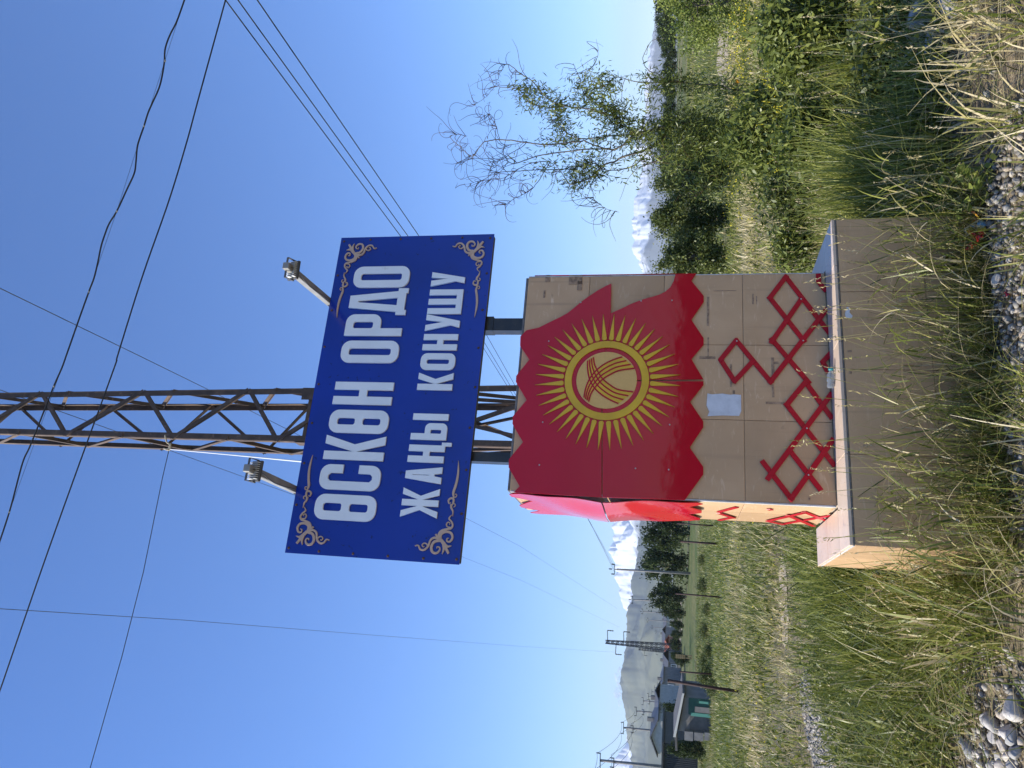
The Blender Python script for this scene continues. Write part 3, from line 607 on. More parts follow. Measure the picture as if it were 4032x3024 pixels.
# floodlights on arms over the sign's top edge
M['lampwhite'] = mat('white_lamp_paint', (.72, .72, .70), (.6, .6, .57), 20, .4)
M['lampdark'] = mat('dark_lamp_steel', (.05, .05, .05), (.09, .085, .08), 30, .45)
M['armgrey'] = mat('grey_arm_paint', (.30, .29, .26), (.24, .22, .19), 12, .5)
M['glass'] = mat('lamp_glass', (.3, .32, .33), None, rough=.05)
def floodlight(tip, start, label):
    zc = 3.912; r = wempty('floodlight', loc(start[0], start[1], zc), YAW); tag(r, label, 'floodlight', 'floodlights over the name sign')
    A, Bq = loc(start[0], start[1] + .05, zc), loc(tip[0], tip[1], zc); d = (Bq - A) / np.linalg.norm(Bq - A); sd = np.cross(d, (0, 0, 1))
    bevel(MB().bar(A, Bq, .042, .042).build('arm', M['armgrey'], r), .003, 1)
    MB().box(loc(start[0], SJ + .06, zc - .12), (.05, .03, .26), LAX).build('clamp', M['post'], r)
    back = -d; c = Bq + back * .085 + np.array([0, 0, -.012]); nrm = back * .93 + np.array([0, 0, -.37]); nrm /= np.linalg.norm(nrm); up = np.cross(sd, nrm); ax = (sd, nrm, up)
    if up[2] < 0: up = -up; ax = (sd, nrm, up)
    c = c + up * .0
    h = bevel(MB().box(c, (.118, .018, .085), ax).build('housing', M['lampdark'], r), .003, 1)
    MB().box(c + nrm * .0095, (.10, .002, .07), ax).build('lens', M['glass'], h)
    f = MB()
    for k in range(9): f.box(c - nrm * .019 + sd * (-.046 + .0115 * k), (.0035, .022, .07), ax)
    f.build('cooling_fins', M['lampwhite'], h)
    f = MB(); e = .064
    for s in (-1, 1):
        f.bar(c + sd * s * e, c + sd * s * e - nrm * .06, .003, .016, up)
        MB().lathe([(.008, 0), (.008, .006)], c + sd * s * (e - .004), 10, (nrm, up, sd * s)).build('knob', M['lampdark'], h)
    f.bar(c - nrm * .06 + sd * (e + .0015), c - nrm * .06 - sd * (e + .0015), .003, .016, up)
    f.build('bracket', M['lampdark'], r)
    P = [c - nrm * .02, c - nrm * .05 + up * -.03, Bq + back * .12 + np.array([0, 0, -.03]), Bq + back * .3 + sd * .022 + np.array([0, 0, -.022]), A + np.array([0, 0, -.028])]
    MB().tube(smoothline(P, 16), .003, 6).build('cable', M['lampdark'], r)
floodlight((-.012, -.372), (-.012, .20), 'small finned floodlight on the arm over the left half of the blue sign')
floodlight((1.232, -.395), (1.285, .20), 'small finned floodlight on the arm over the right half of the blue sign')

# ================================================================ LATTICE MAST BEHIND THE SIGN
M['rust'] = mat('weathered_mast_steel', (.12, .075, .05), (.07, .045, .033), 5, .75, c3=(.22, .13, .085), c3scale=12, c3lo=.6, c3hi=.75)
mast = wempty('lattice_mast', (-.6, 11.5, 0)); tag(mast, 'tall rusty steel lattice power mast rising behind the blue sign', 'mast')
def legp(q, z):                                   # q: 0 FL 1 FR 2 BR 3 BL
    t = (z - 4.4) / 8.5; w = .95 + (.75 - .95) * t; fx = -.93 - .08 * t; fy = 11.0 + .05 * t
    a = [(0, 0), (1, 0), (1, 1), (0, 1)][q]; ca, sa = math.cos(.34), math.sin(.34)
    return np.array([fx + w * (a[0] * ca - a[1] * sa), fy + w * (a[0] * sa + a[1] * ca), z])
cen = lambda z: (legp(0, z) + legp(2, z)) / 2
TOPM = 16.0
for q in range(4):
    a, b = legp(q, -.5), legp(q, TOPM); u = (cen(4) - a); u[2] = 0; d = (b - a) / np.linalg.norm(b - a)
    sd = legp((q + 1) % 4, 4) - legp(q, 4); sd /= np.linalg.norm(sd); s2 = legp((q + 3) % 4, 4) - legp(q, 4); s2 /= np.linalg.norm(s2)
    mb = MB(); mb.bar(a + sd * .045, b + sd * .045, .01, .09, np.cross(d, np.cross(sd, d)) if False else sd); 
    mb = MB(); mb.box((a + b) / 2 + sd * .045, (np.linalg.norm(b - a), .09, .010), (d, sd, np.cross(d, sd))); mb.box((a + b) / 2 + s2 * .051, (np.linalg.norm(b - a), .082, .010), (d, s2, np.cross(d, s2)))
    mb.build('leg', M['rust'], mast)
LZ = [3.8, 5.75, 7.76, 9.64, 11.7, 13.6, 15.4]; RZ = [4.55, 6.5, 8.44, 10.4, 12.45, 14.3, 15.9]
def brace(p, q, nrm, off):
    d = q - p; L = np.linalg.norm(d); d /= L; n = nrm - d * (nrm @ d); n /= np.linalg.norm(n); w = np.cross(d, n); c = (p + q) / 2 + n * off
    mb = MB(); mb.box(c, (L, .056, .006), (d, w, n)); mb.box(c + w * .025 - n * .031, (L, .006, .056), (d, w, n)); mb.build('brace', M['rust'], mast)
for f in range(4):
    A, B_ = f, (f + 1) % 4; e = legp(B_, 6) - legp(A, 6); nrm = np.cross(e, (0, 0, 1.)); nrm /= np.linalg.norm(nrm); dz = [0, .2, .0, .2][f]
    for k in range(len(LZ)):
        if LZ[k] < 7: continue
        brace(legp(A, LZ[k] + dz), legp(B_, RZ[k] + dz), nrm, .004)
        if k: brace(legp(A, LZ[k] + dz), legp(B_, RZ[k - 1] + dz), nrm, .012)
    brace(legp(A, 7.32), legp(B_, 7.32), nrm, -.02)
    brace(legp(A, 3.15), legp(B_, 7.25), nrm, .004) if f % 2 == 0 else brace(legp(A, 7.25), legp(B_, 3.15), nrm, .004)
    brace(legp(A, 5.6), legp(B_, 3.0), nrm, .014)
    brace(legp(A, 2.9), legp(B_, .4), nrm, .004); brace(legp(A, .4), legp(B_, 2.7), nrm, .014)
    p = legp(B_, 7.25); MB().box(p - e / np.linalg.norm(e) * .10 + nrm * .018, (.2, .008, .42), (e / np.linalg.norm(e), nrm, (0, 0, 1))).build('gusset_plate', M['rust'], mast)

# ================================================================ OVERHEAD CABLES
M['cable'] = mat('black_cable', (.012, .012, .014), None, rough=.6)
M['wire'] = mat('grey_wire', (.05, .055, .07), None, rough=.5)
M['whitecable'] = mat('white_cable', (.75, .74, .7), None, rough=.5)
def cable(name, P, r, m, label, group='overhead wires', n=6):
    P = [np.asarray(p, float) for p in P]; o = MB().tube(P, r, n).build(name, m); return tag(o, label, 'cable', group)
def sag(a, b, s, n=14):
    return [a + (b - a) * t - np.array([0, 0, s * 4 * t * (1 - t)]) for t in np.linspace(0, 1, n)]
W1 = [(745, -60), (726, 0), (696, 84), (668, 140), (650, 194), (646, 253), (629, 338), (600, 405), (582, 447), (567, 496), (550, 545), (540, 582), (535, 640), (528, 684), (500, 745), (460, 831), (430, 880), (414, 920), (398, 970), (384, 1038), (370, 1095), (350, 1148), (310, 1260), (262, 1397), (243, 1450), (212, 1520), (165, 1640), (119, 1755), (95, 1805), (79, 1857), (60, 1930), (37, 2015), (0, 2128), (-30, 2210)]
cable('power_cable', [pt(x, y, 9) for x, y in smoothline(W1, 130)], .0105, M['cable'], 'thick wavy black cable crossing the sky at the very top of the scene')
W1m = [(745, -60), (726, 0), (567, 496), (460, 831), (350, 1148), (243, 1450), (37, 2015), (-30, 2210)]
cable('support_wire', [pt(x, y, 9.02) for x, y in W1m], .0025, M['wire'], 'thin support wire that the wavy thick black cable is tied to')
for k, (x, y) in enumerate(((650, 239), (567, 496), (460, 831), (350, 1148), (212, 1520), (37, 2015))):
    p = pt(x, y, 9); o = MB().lathe([(.010, -.016), (.0125, 0), (.010, .016)], p, 8, ((0, 0, 1), (0, 1, 0), (1, 0, 0))).build('cable_tie', M['armgrey'])
    tag(o, 'tiny pale tie binding the wavy thick black cable to its wire', 'cable tie', 'ties on the wavy black cable')
W2 = [(905, -60), (888, 0), (781, 390), (735, 560), (665, 790), (560, 1090), (464, 1397), (449, 1450), (300, 1860), (161, 2250), (0, 2718), (-30, 2800)]
cable('power_cable', [pt(x, y, 8.5) for x, y in smoothline(W2, 60)], .0088, M['cable'], 'straight twisted black cable running just below the wavy thick black cable')
for k, (a, b, w) in enumerate((((888, 0), (2420, 2234), 'left'), ((937, 0), (2420, 2245), 'middle'), ((1013, 0), (2421, 2257), 'right'))):
    q = pt(*b, 94); s_ = pt(2 * a[0] - (1595, 1618, 1655)[k], -930, 6.5) if False else pt(*a, 12)
    mid = [pt(x, y, D) for x, y, D in (((1903, 1369, 34), (1904, 1343, 34), (1910, 1309, 34))[k],)]
    d0 = pt(*a, 12); e = d0 + (d0 - mid[0]) / np.linalg.norm(d0 - mid[0]) * 3
    cable('line_wire', [e, d0] + [d0 + (mid[0] - d0) * t for t in (.33, .66)] + mid + [mid[0] + (q - mid[0]) * t - np.array([0, 0, 1.0 * t * (1 - t)]) for t in (.25, .5, .75, 1)], .012, M['cable'],
          'line wire passing behind the blue sign, %s of the three parallel wires' % ('lowest', 'middle', 'highest')[k])
cable('line_wire', [pt(x, y, D) for x, y, D in ((-60, 1106, 9.5), (0, 1135, 10), (540, 1397, 14), (797, 1523, 17), (1152, 1701, 22), (1832, 2039, 40), (2050, 2152, 55), (2430, 2396, 140))], .0085, M['wire'], 'thin grey wire running down behind the blue sign from the upper right')
cable('line_wire', [pt(x, y, D) for x, y, D in ((-40, 1521, 12.8), (0, 1535, 13.2), (203, 1608, 14.5), (489, 1710, 17), (695, 1783, 20), (1161, 1950, 30), (1819, 2192, 60), (2050, 2284, 80), (2250, 2380, 110), (2440, 2470, 150))], .0085, M['wire'], 'thin grey wire passing behind the mast and left of the blue sign')
cable('guy_wire', [pt(x, y, D) for x, y, D in ((667, 1764, 11.0), (640, 1880, 10.9), (565, 2250, 10.6), (480, 2585, 10.2), (355, 3024, 9.8), (330, 3110, 9.7))], .006, M['wire'], 'thin grey wire leading from the knot on the mast towards lower left sky', n=6)
cable('lamp_cable', [pt(667, 1769, 11.0), pt(900, 1790, 9), pt(1186, 1817, 6.0), pt(1300, 1828, 5.2)], .007, M['whitecable'], 'white cable running from the knot on the mast down to the sign')
kn = [pt(x, y, 10.96) for x, y in ((650, 1712), (656, 1740), (668, 1750), (662, 1768), (645, 1766), (668, 1772), (672, 1745))]
cable('rope_knot', smoothline(kn, 24), .012, mat('rope', (.5, .42, .3), None, rough=.9), 'pale rope knot tied round the mast leg above the sign', None)
cable('line_wire', [pt(x, y, D) for x, y, D in ((-60, 2393, 12), (0, 2397, 13), (729, 2442, 22), (1458, 2500, 44), (2050, 2545, 85), (2420, 2568, 146))], .008, M['wire'], 'long lone wire falling across the left sky to the distant pylon')

# ================================================================ FAR POLES
M['concrete'] = mat('pole_concrete', (.24, .23, .22), (.17, .16, .155), 3, .85)
M['insul'] = mat('dark_insulator', (.03, .03, .035), None, rough=.3)
ORD = ['nearest', 'second', 'third', 'fourth', 'fifth', 'sixth', 'seventh', 'eighth', 'ninth', 'tenth', 'eleventh', 'twelfth', 'thirteenth', 'fourteenth', 'fifteenth', 'sixteenth']
def pole3(base, top, label):
    r = wempty('utility_pole', base); h = top[2] - base[2]; tag(r, label, 'pole', 'concrete poles of the three wire line')
    MB().tube([base, top], [.17, .11], 8).build('shaft', M['concrete'], r)
    c = top + np.array([0, 0, .25]); mb = MB(); mb.bar(top, c, .08, .08, (0, 1, 0)); mb.bar(c + np.array([-.65, 0, 0]), c + np.array([.65, 0, 0]), .07, .07); mb.build('crossarm', M['insul'], r)
    for dx, dz in ((-.6, .0), (0, .3), (.6, .0)):
        MB().lathe([(.03, 0), (.09, .12), (.06, .2), (.10, .28), (.03, .42)], c + np.array([dx, 0, dz]), 8).build('insulator', M['insul'], r)
for k, (tx, ty, bx, by, D) in enumerate(((2428, 2242, 2706, 2257, 94), (2497, 2362, 2695, 2367, 136), (2535, 2408, 2688, 2418, 195), (2555, 2442, 2683, 2450, 240), (2572, 2470, 2678, 2477, 290), (2586, 2488, 2675, 2495, 345), (2598, 2505, 2673, 2510, 410))):
    a, b = pt(bx, by, D), pt(tx, ty, D); a[2] = min(a[2], float(H(a[0], a[1]))) - .2
    pole3(a, b, '%s grey concrete pole in the row left of the stele' % ORD[k])
    if k: 
        for dx in (-.6, 0, .6):
            pass
def pole_b(base, top, label, big):
    r = wempty('utility_pole', base); tag(r, label, 'pole', 'concrete poles behind the houses')
    MB().tube([base, top], [.2, .14], 8).build('shaft', M['concrete'], r)
    for z, w in ((-.05, .9), (-1.5, .55)):
        c = top + np.array([0, -.16, z]); mb = MB(); mb.bar(c + np.array([-w, 0, 0]), c + np.array([w, 0, 0]), .09, .09); mb.build('crossarm', M['insul'], r)
        if big:
            for s in (-1, 1): MB().lathe([(.03, 0), (.08, .1), (.05, .2), (.08, .3), (.02, .42)], c + np.array([s * (w - .06), 0, .03]), 8).build('insulator', M['insul'], r)
QT = []
for k, (tx, ty, bx, by, D) in enumerate(((2362, 2994, 2690, 3026, 82), (2454, 2865, 2690, 2888, 117), (2505, 2800, 2685, 2815, 152), (2532, 2760, 2683, 2772, 180), (2552, 2742, 2680, 2750, 214), (2566, 2724, 2679, 2731, 241), (2576, 2707, 2677, 2713, 275), (2588, 2692, 2676, 2697, 320), (2597, 2683, 2675, 2688, 370))):
    a, b = pt(bx, by, D), pt(tx, ty, D); a[2] = min(a[2], float(H(a[0], a[1]))) - .2
    pole_b(a, b, '%s concrete pole with crossarms in the row by the houses' % ORD[k], k < 5); QT.append(b)
off = np.array([-.8, 0, .3])
P0 = pt(2250, 3200, 60)
for s, nm in ((-1, 'left'), (1, 'right')):
    for z in (0.3, -1.2):
        cable('street_wire', sag(P0 + np.array([s * .8, 0, z]), QT[0] + np.array([s * .8, -.16, z]), .7), .02, M['wire'], 'wire hanging to the nearest house row pole, %s %s' % ('upper' if z > 0 else 'lower', nm), 'wires of the house row poles')
        cable('street_wire', sag(QT[0] + np.array([s * .8, -.16, z]), QT[1] + np.array([s * .8, -.16, z]), .9), .02, M['wire'], 'wire between the two nearest house row poles, %s %s' % ('upper' if z > 0 else 'lower', nm), 'wires of the house row poles')
        cable('street_wire', sag(QT[1] + np.array([s * .8, -.16, z]), QT[2] + np.array([s * .8, -.16, z]), .8), .02, M['wire'], 'wire between the second and third house row poles, %s %s' % ('upper' if z > 0 else 'lower', nm), 'wires of the house row poles')
# small lattice pylons
def pylon(base, top, w0, w1, label):
    r = wempty('lattice_pylon', base); tag(r, label, 'pylon', 'distant lattice pylons'); h = top[2] - base[2]
    def cp(q, t): w = w0 + (w1 - w0) * t; s = [(-1, -1), (1, -1), (1, 1), (-1, 1)][q]; return base + (top - base) * t + np.array([s[0] * w / 2, s[1] * w / 2, 0])
    for q in range(4): MB().bar(cp(q, 0), cp(q, 1), .13, .13, (1, .3, 0)).build('leg', M['insul'], r)
    n = 16
    mb = MB()
    for k in range(n):
        for q in range(4):
            mb.bar(cp(q, k / n), cp((q + 1) % 4, (k + 1) / n), .06, .06, (.3, 1, 0)); mb.bar(cp((q + 1) % 4, k / n), cp(q, (k + 1) / n), .06, .06, (.3, 1, .1))
    mb.build('bracing', M['insul'], r)
    for t, s in ((.97, 1), (.86, -1), (.76, 1)):
        p = base + (top - base) * t; e = p + np.array([s * 2.2, 0, .1]); a = MB().bar(p, e, .12, .12).build('crossarm', M['insul'], r)
        MB().lathe([(.05, 0), (.13, -.2), (.06, -.4), (.13, -.6), (.06, -.8), (.13, -1.0), (.03, -1.2)], e, 8).build('insulator', M['insul'], a)
for k, (tx, ty, bx, by, D, w) in enumerate(((2384, 2527, 2692, 2552, 146, 1.0), (2514, 2556, 2684, 2569, 290, 1.0), (2568, 2560, 2682, 2572, 430, 1.0))):
    a, b = pt(bx, by, D), pt(tx, ty, D); pylon(a, b, 1.15, .5, '%s dark lattice pylon with side arms in front of the green hills' % ('tallest', 'second', 'smallest')[k])

# rusty fence posts
M['rustpost'] = mat('rusty_pipe', (.06, .025, .018), (.035, .018, .015), 10, .8)
PL = [((2632, 2680), (2898, 2724), 22, .045, 'thickest rusty post, leaning, nearest the shed with the green door'), ((2678, 2645), (2780, 2652), 42, .045, 'rusty post just right of the thickest leaning post'), ((2660, 2337), (2820, 2350), 38, .04, 'thin leaning rusty post in front of the left trees'),
      ((2680, 2132), (2820, 2141), 42, .055, 'thick rusty post in the meadow left of the stele'), ((2666, 2061), (2790, 2069), 48, .045, 'rusty post closest to the left side of the stele')]
for tp, bp, D, rr_, lb in PL:
    a, b = pt(*bp, D), pt(*tp, D); a[2] -= .3; r = wempty('fence_post', a); tag(r, lb, 'post', 'rusty fence posts in the meadow')
    MB().tube([a, b], rr_, 8).build('pipe', M['rustpost'], r); MB().tube([b, b + (b - a) / np.linalg.norm(b - a) * .02], rr_ * 1.12, 8).build('cap', M['rustpost'], r)

# ================================================================ FAR HOUSES (left)
M['roofgrey'] = mat('grey_metal_roof', (.10, .10, .105), (.075, .075, .08), 1.5, .55); M['wallwhite'] = mat('whitewash', (.46, .44, .41), (.38, .36, .33), 2, .85)
M['wallgrey'] = mat('grey_render', (.24, .22, .20), (.18, .165, .15), 2, .9); M['dark'] = mat('dark_sheet_metal', (.02, .022, .026), (.035, .036, .04), 3, .5)
M['rooforange'] = mat('orange_roof', (.42, .13, .06), (.36, .10, .05), 2, .7); M['pane'] = mat('window_glass', (.03, .04, .05), None, rough=.08); M['framewhite'] = mat('white_window_frame', (.7, .7, .7), None, rough=.5)
M['brick'] = mat('brick_wall', (.33, .14, .09), (.27, .11, .07), 8, .85); M['blueframe'] = mat('blue_window_frame', (.06, .16, .42), None, rough=.5)
def house(cx_, D, x0, x1, eave, ridge, base, depth, wallm, roofm, label, wins=(), gable=False, frame=None):
    """x0,x1: photo rows of its left and right wall; eave/ridge/base: photo columns"""
    L = pt(base, x0, D); R_ = pt(base, x1, D); zb = float(min(L[2], R_[2])) - .6; ze = float(pt(eave, (x0 + x1) / 2, D)[2]); zr = float(pt(ridge, (x0 + x1) / 2, D)[2]); xa, xb = L[0], R_[0]
    r = wempty('house', (xa + xb) / 2 * np.array([1, 0, 0]) + np.array([0, D, zb])) if False else wempty('house', ((xa + xb) / 2, D + depth / 2, zb)); tag(r, label, 'house', 'houses beyond the meadow')
    MB().box(((xa + xb) / 2, D + depth / 2, (zb + ze) / 2), (xb - xa, depth, ze - zb)).build('wall', wallm, r)
    o = .35; mb = MB(); xm = (xa + xb) / 2
    if gable:
        mb.prism([(xa - o, ze), (xm, zr), (xb + o, ze), (xb + o, ze + .12), (xm, zr + .15), (xa - o, ze + .12)], D - .4, D + depth + .4, lambda x, y, z: (x, z, y))
        g = MB().prism([(xa, ze), (xb, ze), (xm, zr)], D + .01, D + .15, lambda x, y, z: (x, z, y)).build('gable', wallm, r)
    else:
        mb.prism([(D - o, ze), (D + depth / 2, zr), (D + depth + o, ze), (D + depth + o, ze + .1), (D + depth / 2, zr + .14), (D - o, ze + .1)], xa - o, xb + o, lambda x, y, z: (z, x, y))
    rf = mb.build('roof', roofm, r)
    MB().box((xm + (xb - xa) * .2, D + depth * .5, zr + .2), (.5, .5, .9)).build('chimney', M['wallgrey'], rf)
    for f, w, s, h in wins:
        x = xa + (xb - xa) * f; z = zb + .6 + (ze - zb - .6) * s
        wd = MB().box((x, D - .03, z), (w, .08, h)).build('window', frame or M['framewhite'], r); MB().box((x - w * .22, D - .06, z), (w * .36, .06, h * .8)).build('pane', M['pane'], wd); MB().box((x + w * .22, D - .06, z), (w * .36, .06, h * .8)).build('pane', M['pane'], wd)
    return r
house(0, 108, 2978, 2848, 2592, 2563, 2680, 7, M['wallwhite'], M['roofgrey'], 'white walled house with grey gabled roof and blue window', [(.45, 1.0, .6, 1.1)], True, M['blueframe'])
house(0, 112, 2846, 2775, 2596, 2578, 2680, 7, M['wallwhite'], M['roofgrey'], 'low white house with grey roof joined right of the gabled one', [(.4, .9, .6, 1.0)])
house(0, 150, 2762, 2690, 2612, 2600, 2685, 8, M['wallgrey'], M['roofgrey'], 'grey house with dark pitched roof behind the wide grey pole', [(.3, 1.2, .6, 1.2), (.7, 1.2, .6, 1.2)], True)
house(0, 170, 2675, 2612, 2632, 2610, 2682, 8, M['wallgrey'], M['roofgrey'], 'long grey roofed house right of the poles', [(.3, 1.0, .6, 1.2), (.75, 1.0, .6, 1.2)])
house(0, 190, 2606, 2552, 2634, 2618, 2678, 8, M['brick'], M['rooforange'], 'brick house with orange roof below the distant pylon', [(.3, 1.4, .55, 1.4), (.7, 1.4, .55, 1.4)])
house(0, 260, 2545, 2505, 2620, 2607, 2672, 9, M['wallgrey'], M['roofgrey'], 'small far house with dark roof between pylon and poles', [(.5, 1.4, .55, 1.3)])
house(0, 300, 2500, 2440, 2625, 2612, 2672, 9, M['wallwhite'], M['roofgrey'], 'pale far house low behind the dirt mound', [(.5, 1.4, .55, 1.3)])
# dark sheet metal building at the lower left
a = pt(2705, 3075, 62); b = pt(2705, 2935, 62); zt = float(pt(2612, 3000, 62)[2])
r = wempty('metal_shed', ((a[0] + b[0]) / 2, 64, a[2])); tag(r, 'black sheet metal shed at the left edge beside the tree', 'shed')
sheds = MB().box(((a[0] + b[0]) / 2, 65, (a[2] - .8 + zt) / 2), (b[0] - a[0], 6, zt - a[2] + .8)).build('wall', M['dark'], r)
for k in range(18):
    x = a[0] + (b[0] - a[0]) * (k + .5) / 18; MB().box((x, 61.98, (a[2] - .8 + zt) / 2), (.09, .05, zt - a[2] + .6)).build('rib', M['dark'], sheds)
MB().box(((a[0] + b[0]) / 2, 64.9, zt + .08), (b[0] - a[0] + .5, 6.6, .14)).build('roof', M['dark'], r)
# small shed with the green door
D = 52; M['green'] = mat('green_paint', (.008, .075, .05), (.006, .06, .042), 5, .5); M['greenpale'] = mat('pale_green_frame', (.10, .30, .22), None, rough=.5); M['sheet'] = mat('zinc_edge', (.6, .57, .5), None, rough=.5)
M['darkwall'] = mat('dark_plaster', (.10, .095, .09), (.14, .13, .12), 3, .9)
R1b = lambda X, Y: (2350 + X / 3.165, 2500 + Y / 3.165)
def sp(X, Y, d=D): return pt(*R1b(X, Y), d)
r = wempty('small_shed', (sp(1420, 1000)[0], D + 1.5, sp(1420, 1000)[2])); tag(r, 'small concrete shed with green door and slanted flat roof', 'shed')
bl, br = sp(1430, 1240), sp(1420, 810); tl, tr = sp(1015, 1215), sp(1090, 790); zb = min(bl[2], br[2]) - .6
mb = MB(); mb.prism([(bl[0], zb), (br[0], zb), (br[0], tr[2]), (bl[0], tl[2])], D, D + 3, lambda x, y, z: (x, z, y)); mb.build('wall', M['wallgrey'], r)
A, B_ = sp(985, 1235), sp(1092, 695); mb = MB(); mb.prism([(A[0], A[2]), (B_[0], B_[2]), (B_[0], B_[2] + .13), (A[0], A[2] + .16)], D - .45, D + 3.4, lambda x, y, z: (x, z, y)); rf = mb.build('roof', M['darkwall'], r)
mb = MB(); mb.prism([(A[0], A[2] + .015), (B_[0], B_[2] + .015), (B_[0], B_[2] + .14), (A[0], A[2] + .17)], D - .49, D - .452, lambda x, y, z: (x, z, y)); mb.build('roof_edge', M['sheet'], rf)
A2 = sp(1005, 1430); mb = MB(); mb.prism([(A2[0], A2[2]), (A[0] - .02, A[2] - .05), (A[0] - .02, A[2] + .1), (A2[0], A2[2] + .14)], D - .2, D + 2.5, lambda x, y, z: (x, z, y)); mb.build('porch_roof', M['darkwall'], r)
pl, pr = sp(1165, 1190), sp(1380, 1000); MB().box(((pl[0] + pr[0]) / 2, D - .01, (pl[2] + pr[2]) / 2 - .2), (abs(pr[0] - pl[0]), .05, abs(pl[2] - pr[2]) + .5)).build('plaster_panel', M['darkwall'], r)
pl, pr = sp(1140, 985), sp(1400, 805); dr = MB().box(((pl[0] + pr[0]) / 2, D - .02, (pl[2] + pr[2]) / 2 - .2), (abs(pr[0] - pl[0]), .08, abs(pl[2] - pr[2]) + .4)).build('door', M['green'], r)
for X0, Y0, X1, Y1 in ((1170, 1000, 1420, 985), (1220, 955, 1420, 905), (1275, 845, 1390, 828)):
    pl, pr = sp(X0, Y0), sp(X1, Y1); MB().box(((pl[0] + pr[0]) / 2, D - .085, (pl[2] + pr[2]) / 2), (abs(pr[0] - pl[0]), .04, abs(pl[2] - pr[2]))).build('door_frame' if X0 == 1170 else 'door_panel', M['greenpale'] if X0 != 1220 else M['wallgrey'], dr)
for k, (Xa, Xb) in enumerate(((1090, 1200), (1210, 1330), (1335, 1440))):
    pl, pr = sp(Xa, 1290), sp(Xb, 1190 if k == 0 else 1205); MB().box(((pl[0] + pr[0]) / 2, D - .12, (pl[2] + pr[2]) / 2), (abs(pr[0] - pl[0]), .3, abs(pl[2] - pr[2]) - .02)).build('concrete_block', M['concrete'], r)
# slatted bench-like fence piece and a dirt mound
M['oldwood'] = mat('weathered_wood', (.25, .19, .09), (.18, .14, .07), 6, .9)
pl, pr = sp(1090, 300, 70), sp(995, 240, 70); r = wempty('wooden_rack', (pl[0], 70, pl[2])); tag(r, 'small yellowish slatted wooden rack in the far meadow', 'rack')
for k in range(5):
    z = pl[2] + (pr[2] - pl[2]) * k / 4; MB().box(((pl[0] + pr[0]) / 2, 70, z), (pr[0] - pl[0], .06, .14)).build('slat', M['oldwood'], r)
for x in (pl[0] + .08, pr[0] - .08): MB().box((x, 70.08, (pl[2] + pr[2]) / 2 - .3), (.1, .08, pr[2] - pl[2] + .8)).build('leg', M['oldwood'], r)

# ================================================================ VEGETATION
GR = [(0, (.058, .076, .014)), (.3, (.15, .178, .028)), (.55, (.31, .315, .07)), (.75, (.52, .43, .19)), (1, (.68, .57, .36))]
M['grass'] = leafmat('grass_blades', GR, .34, .42, .32)
M['leafdark'] = leafmat('dark_leaves', [(0, (.036, .052, .012)), (.5, (.09, .115, .025)), (1, (.21, .225, .06))], .3, .45, .4)
M['leaflight'] = leafmat('light_leaves', [(0, (.08, .12, .022)), (.5, (.18, .23, .045)), (1, (.34, .36, .085))], .35, .45, .4)
M['leafwillow'] = leafmat('willow_leaves', [(0, (.06, .084, .016)), (.5, (.15, .185, .036)), (1, (.32, .34, .09))], .35, .4, .45)
M['leaffar'] = leafmat('far_tree_leaves', [(0, (.014, .026, .009)), (.5, (.036, .058, .016)), (1, (.10, .125, .035))], .25, .6, .2)
M['flower'] = leafmat('yellow_petals', [(0, (.62, .50, .02)), (1, (.75, .66, .08))], .2, .6, .2)
M['bark'] = mat('grey_bark', (.20, .165, .12), (.10, .08, .06), 14, .9, bump=.4)
M['twig'] = mat('reddish_twig', (.10, .055, .03), (.05, .03, .02), 9, .9, spec=.1)

def blades(rng, base, L, W, lean, curve, tint, seg=4, droop=.25):
    n = len(base); az = rng.uniform(0, 2 * math.pi, n); d = np.stack([np.cos(az), np.sin(az), np.zeros(n)], 1); fa = az + rng.uniform(.6, 2.4, n); w = np.stack([np.cos(fa), np.sin(fa), np.zeros(n)], 1)
    t = np.linspace(0, 1, seg + 1)
    hor = lean[:, None] * t + curve[:, None] * t ** 2; ver = t[None] - droop * np.clip(curve, 0, 2)[:, None] * t ** 2.2
    P = base[:, None] + d[:, None] * (L[:, None] * hor)[..., None]; P[..., 2] += L[:, None] * ver
    wt = W[:, None] * np.maximum(1 - t ** 1.6, .12) * np.minimum(1, .55 + t * 2)
    V = np.stack([P - w[:, None] * wt[..., None] / 2, P + w[:, None] * wt[..., None] / 2], 2)      # n, seg+1, 2, 3
    idx = np.arange(n * (seg + 1) * 2).reshape(n, seg + 1, 2)
    Q = np.stack([idx[:, :-1, 0], idx[:, :-1, 1], idx[:, 1:, 1], idx[:, 1:, 0]], -1).reshape(-1, 4)
    return V.reshape(-1, 3), Q, np.repeat(tint, (seg + 1) * 2)
def leaves(rng, C, L, W, axis=None, tint=None, up=.0):
    n = len(C); a = rng.normal(size=(n, 3)) if axis is None else axis + rng.normal(size=(n, 3)) * .45
    a[:, 2] += up; a /= np.linalg.norm(a, axis=1)[:, None]; b = np.cross(a, rng.normal(size=(n, 3))); b /= np.linalg.norm(b, axis=1)[:, None]; nn = np.cross(a, b)
    L = np.broadcast_to(L, n)[:, None]; W = np.broadcast_to(W, n)[:, None]
    V = np.stack([C - a * L * .5, C + b * W * .5 - a * L * .05 + nn * W * .18, C + a * L * .5 - nn * L * .08, C - b * W * .5 - a * L * .05 + nn * W * .18], 1).reshape(-1, 3)
    return V, np.arange(n * 4).reshape(n, 4), np.repeat(rng.uniform(0, 1, n) if tint is None else tint, 4)
def joinq(parts):
    Vs, Qs, Ts = [], [], []; o = 0
    for V, Q, T in parts: Vs.append(V); Qs.append(Q + o); Ts.append(T); o += len(V)
    return np.concatenate(Vs), np.concatenate(Qs), np.concatenate(Ts)
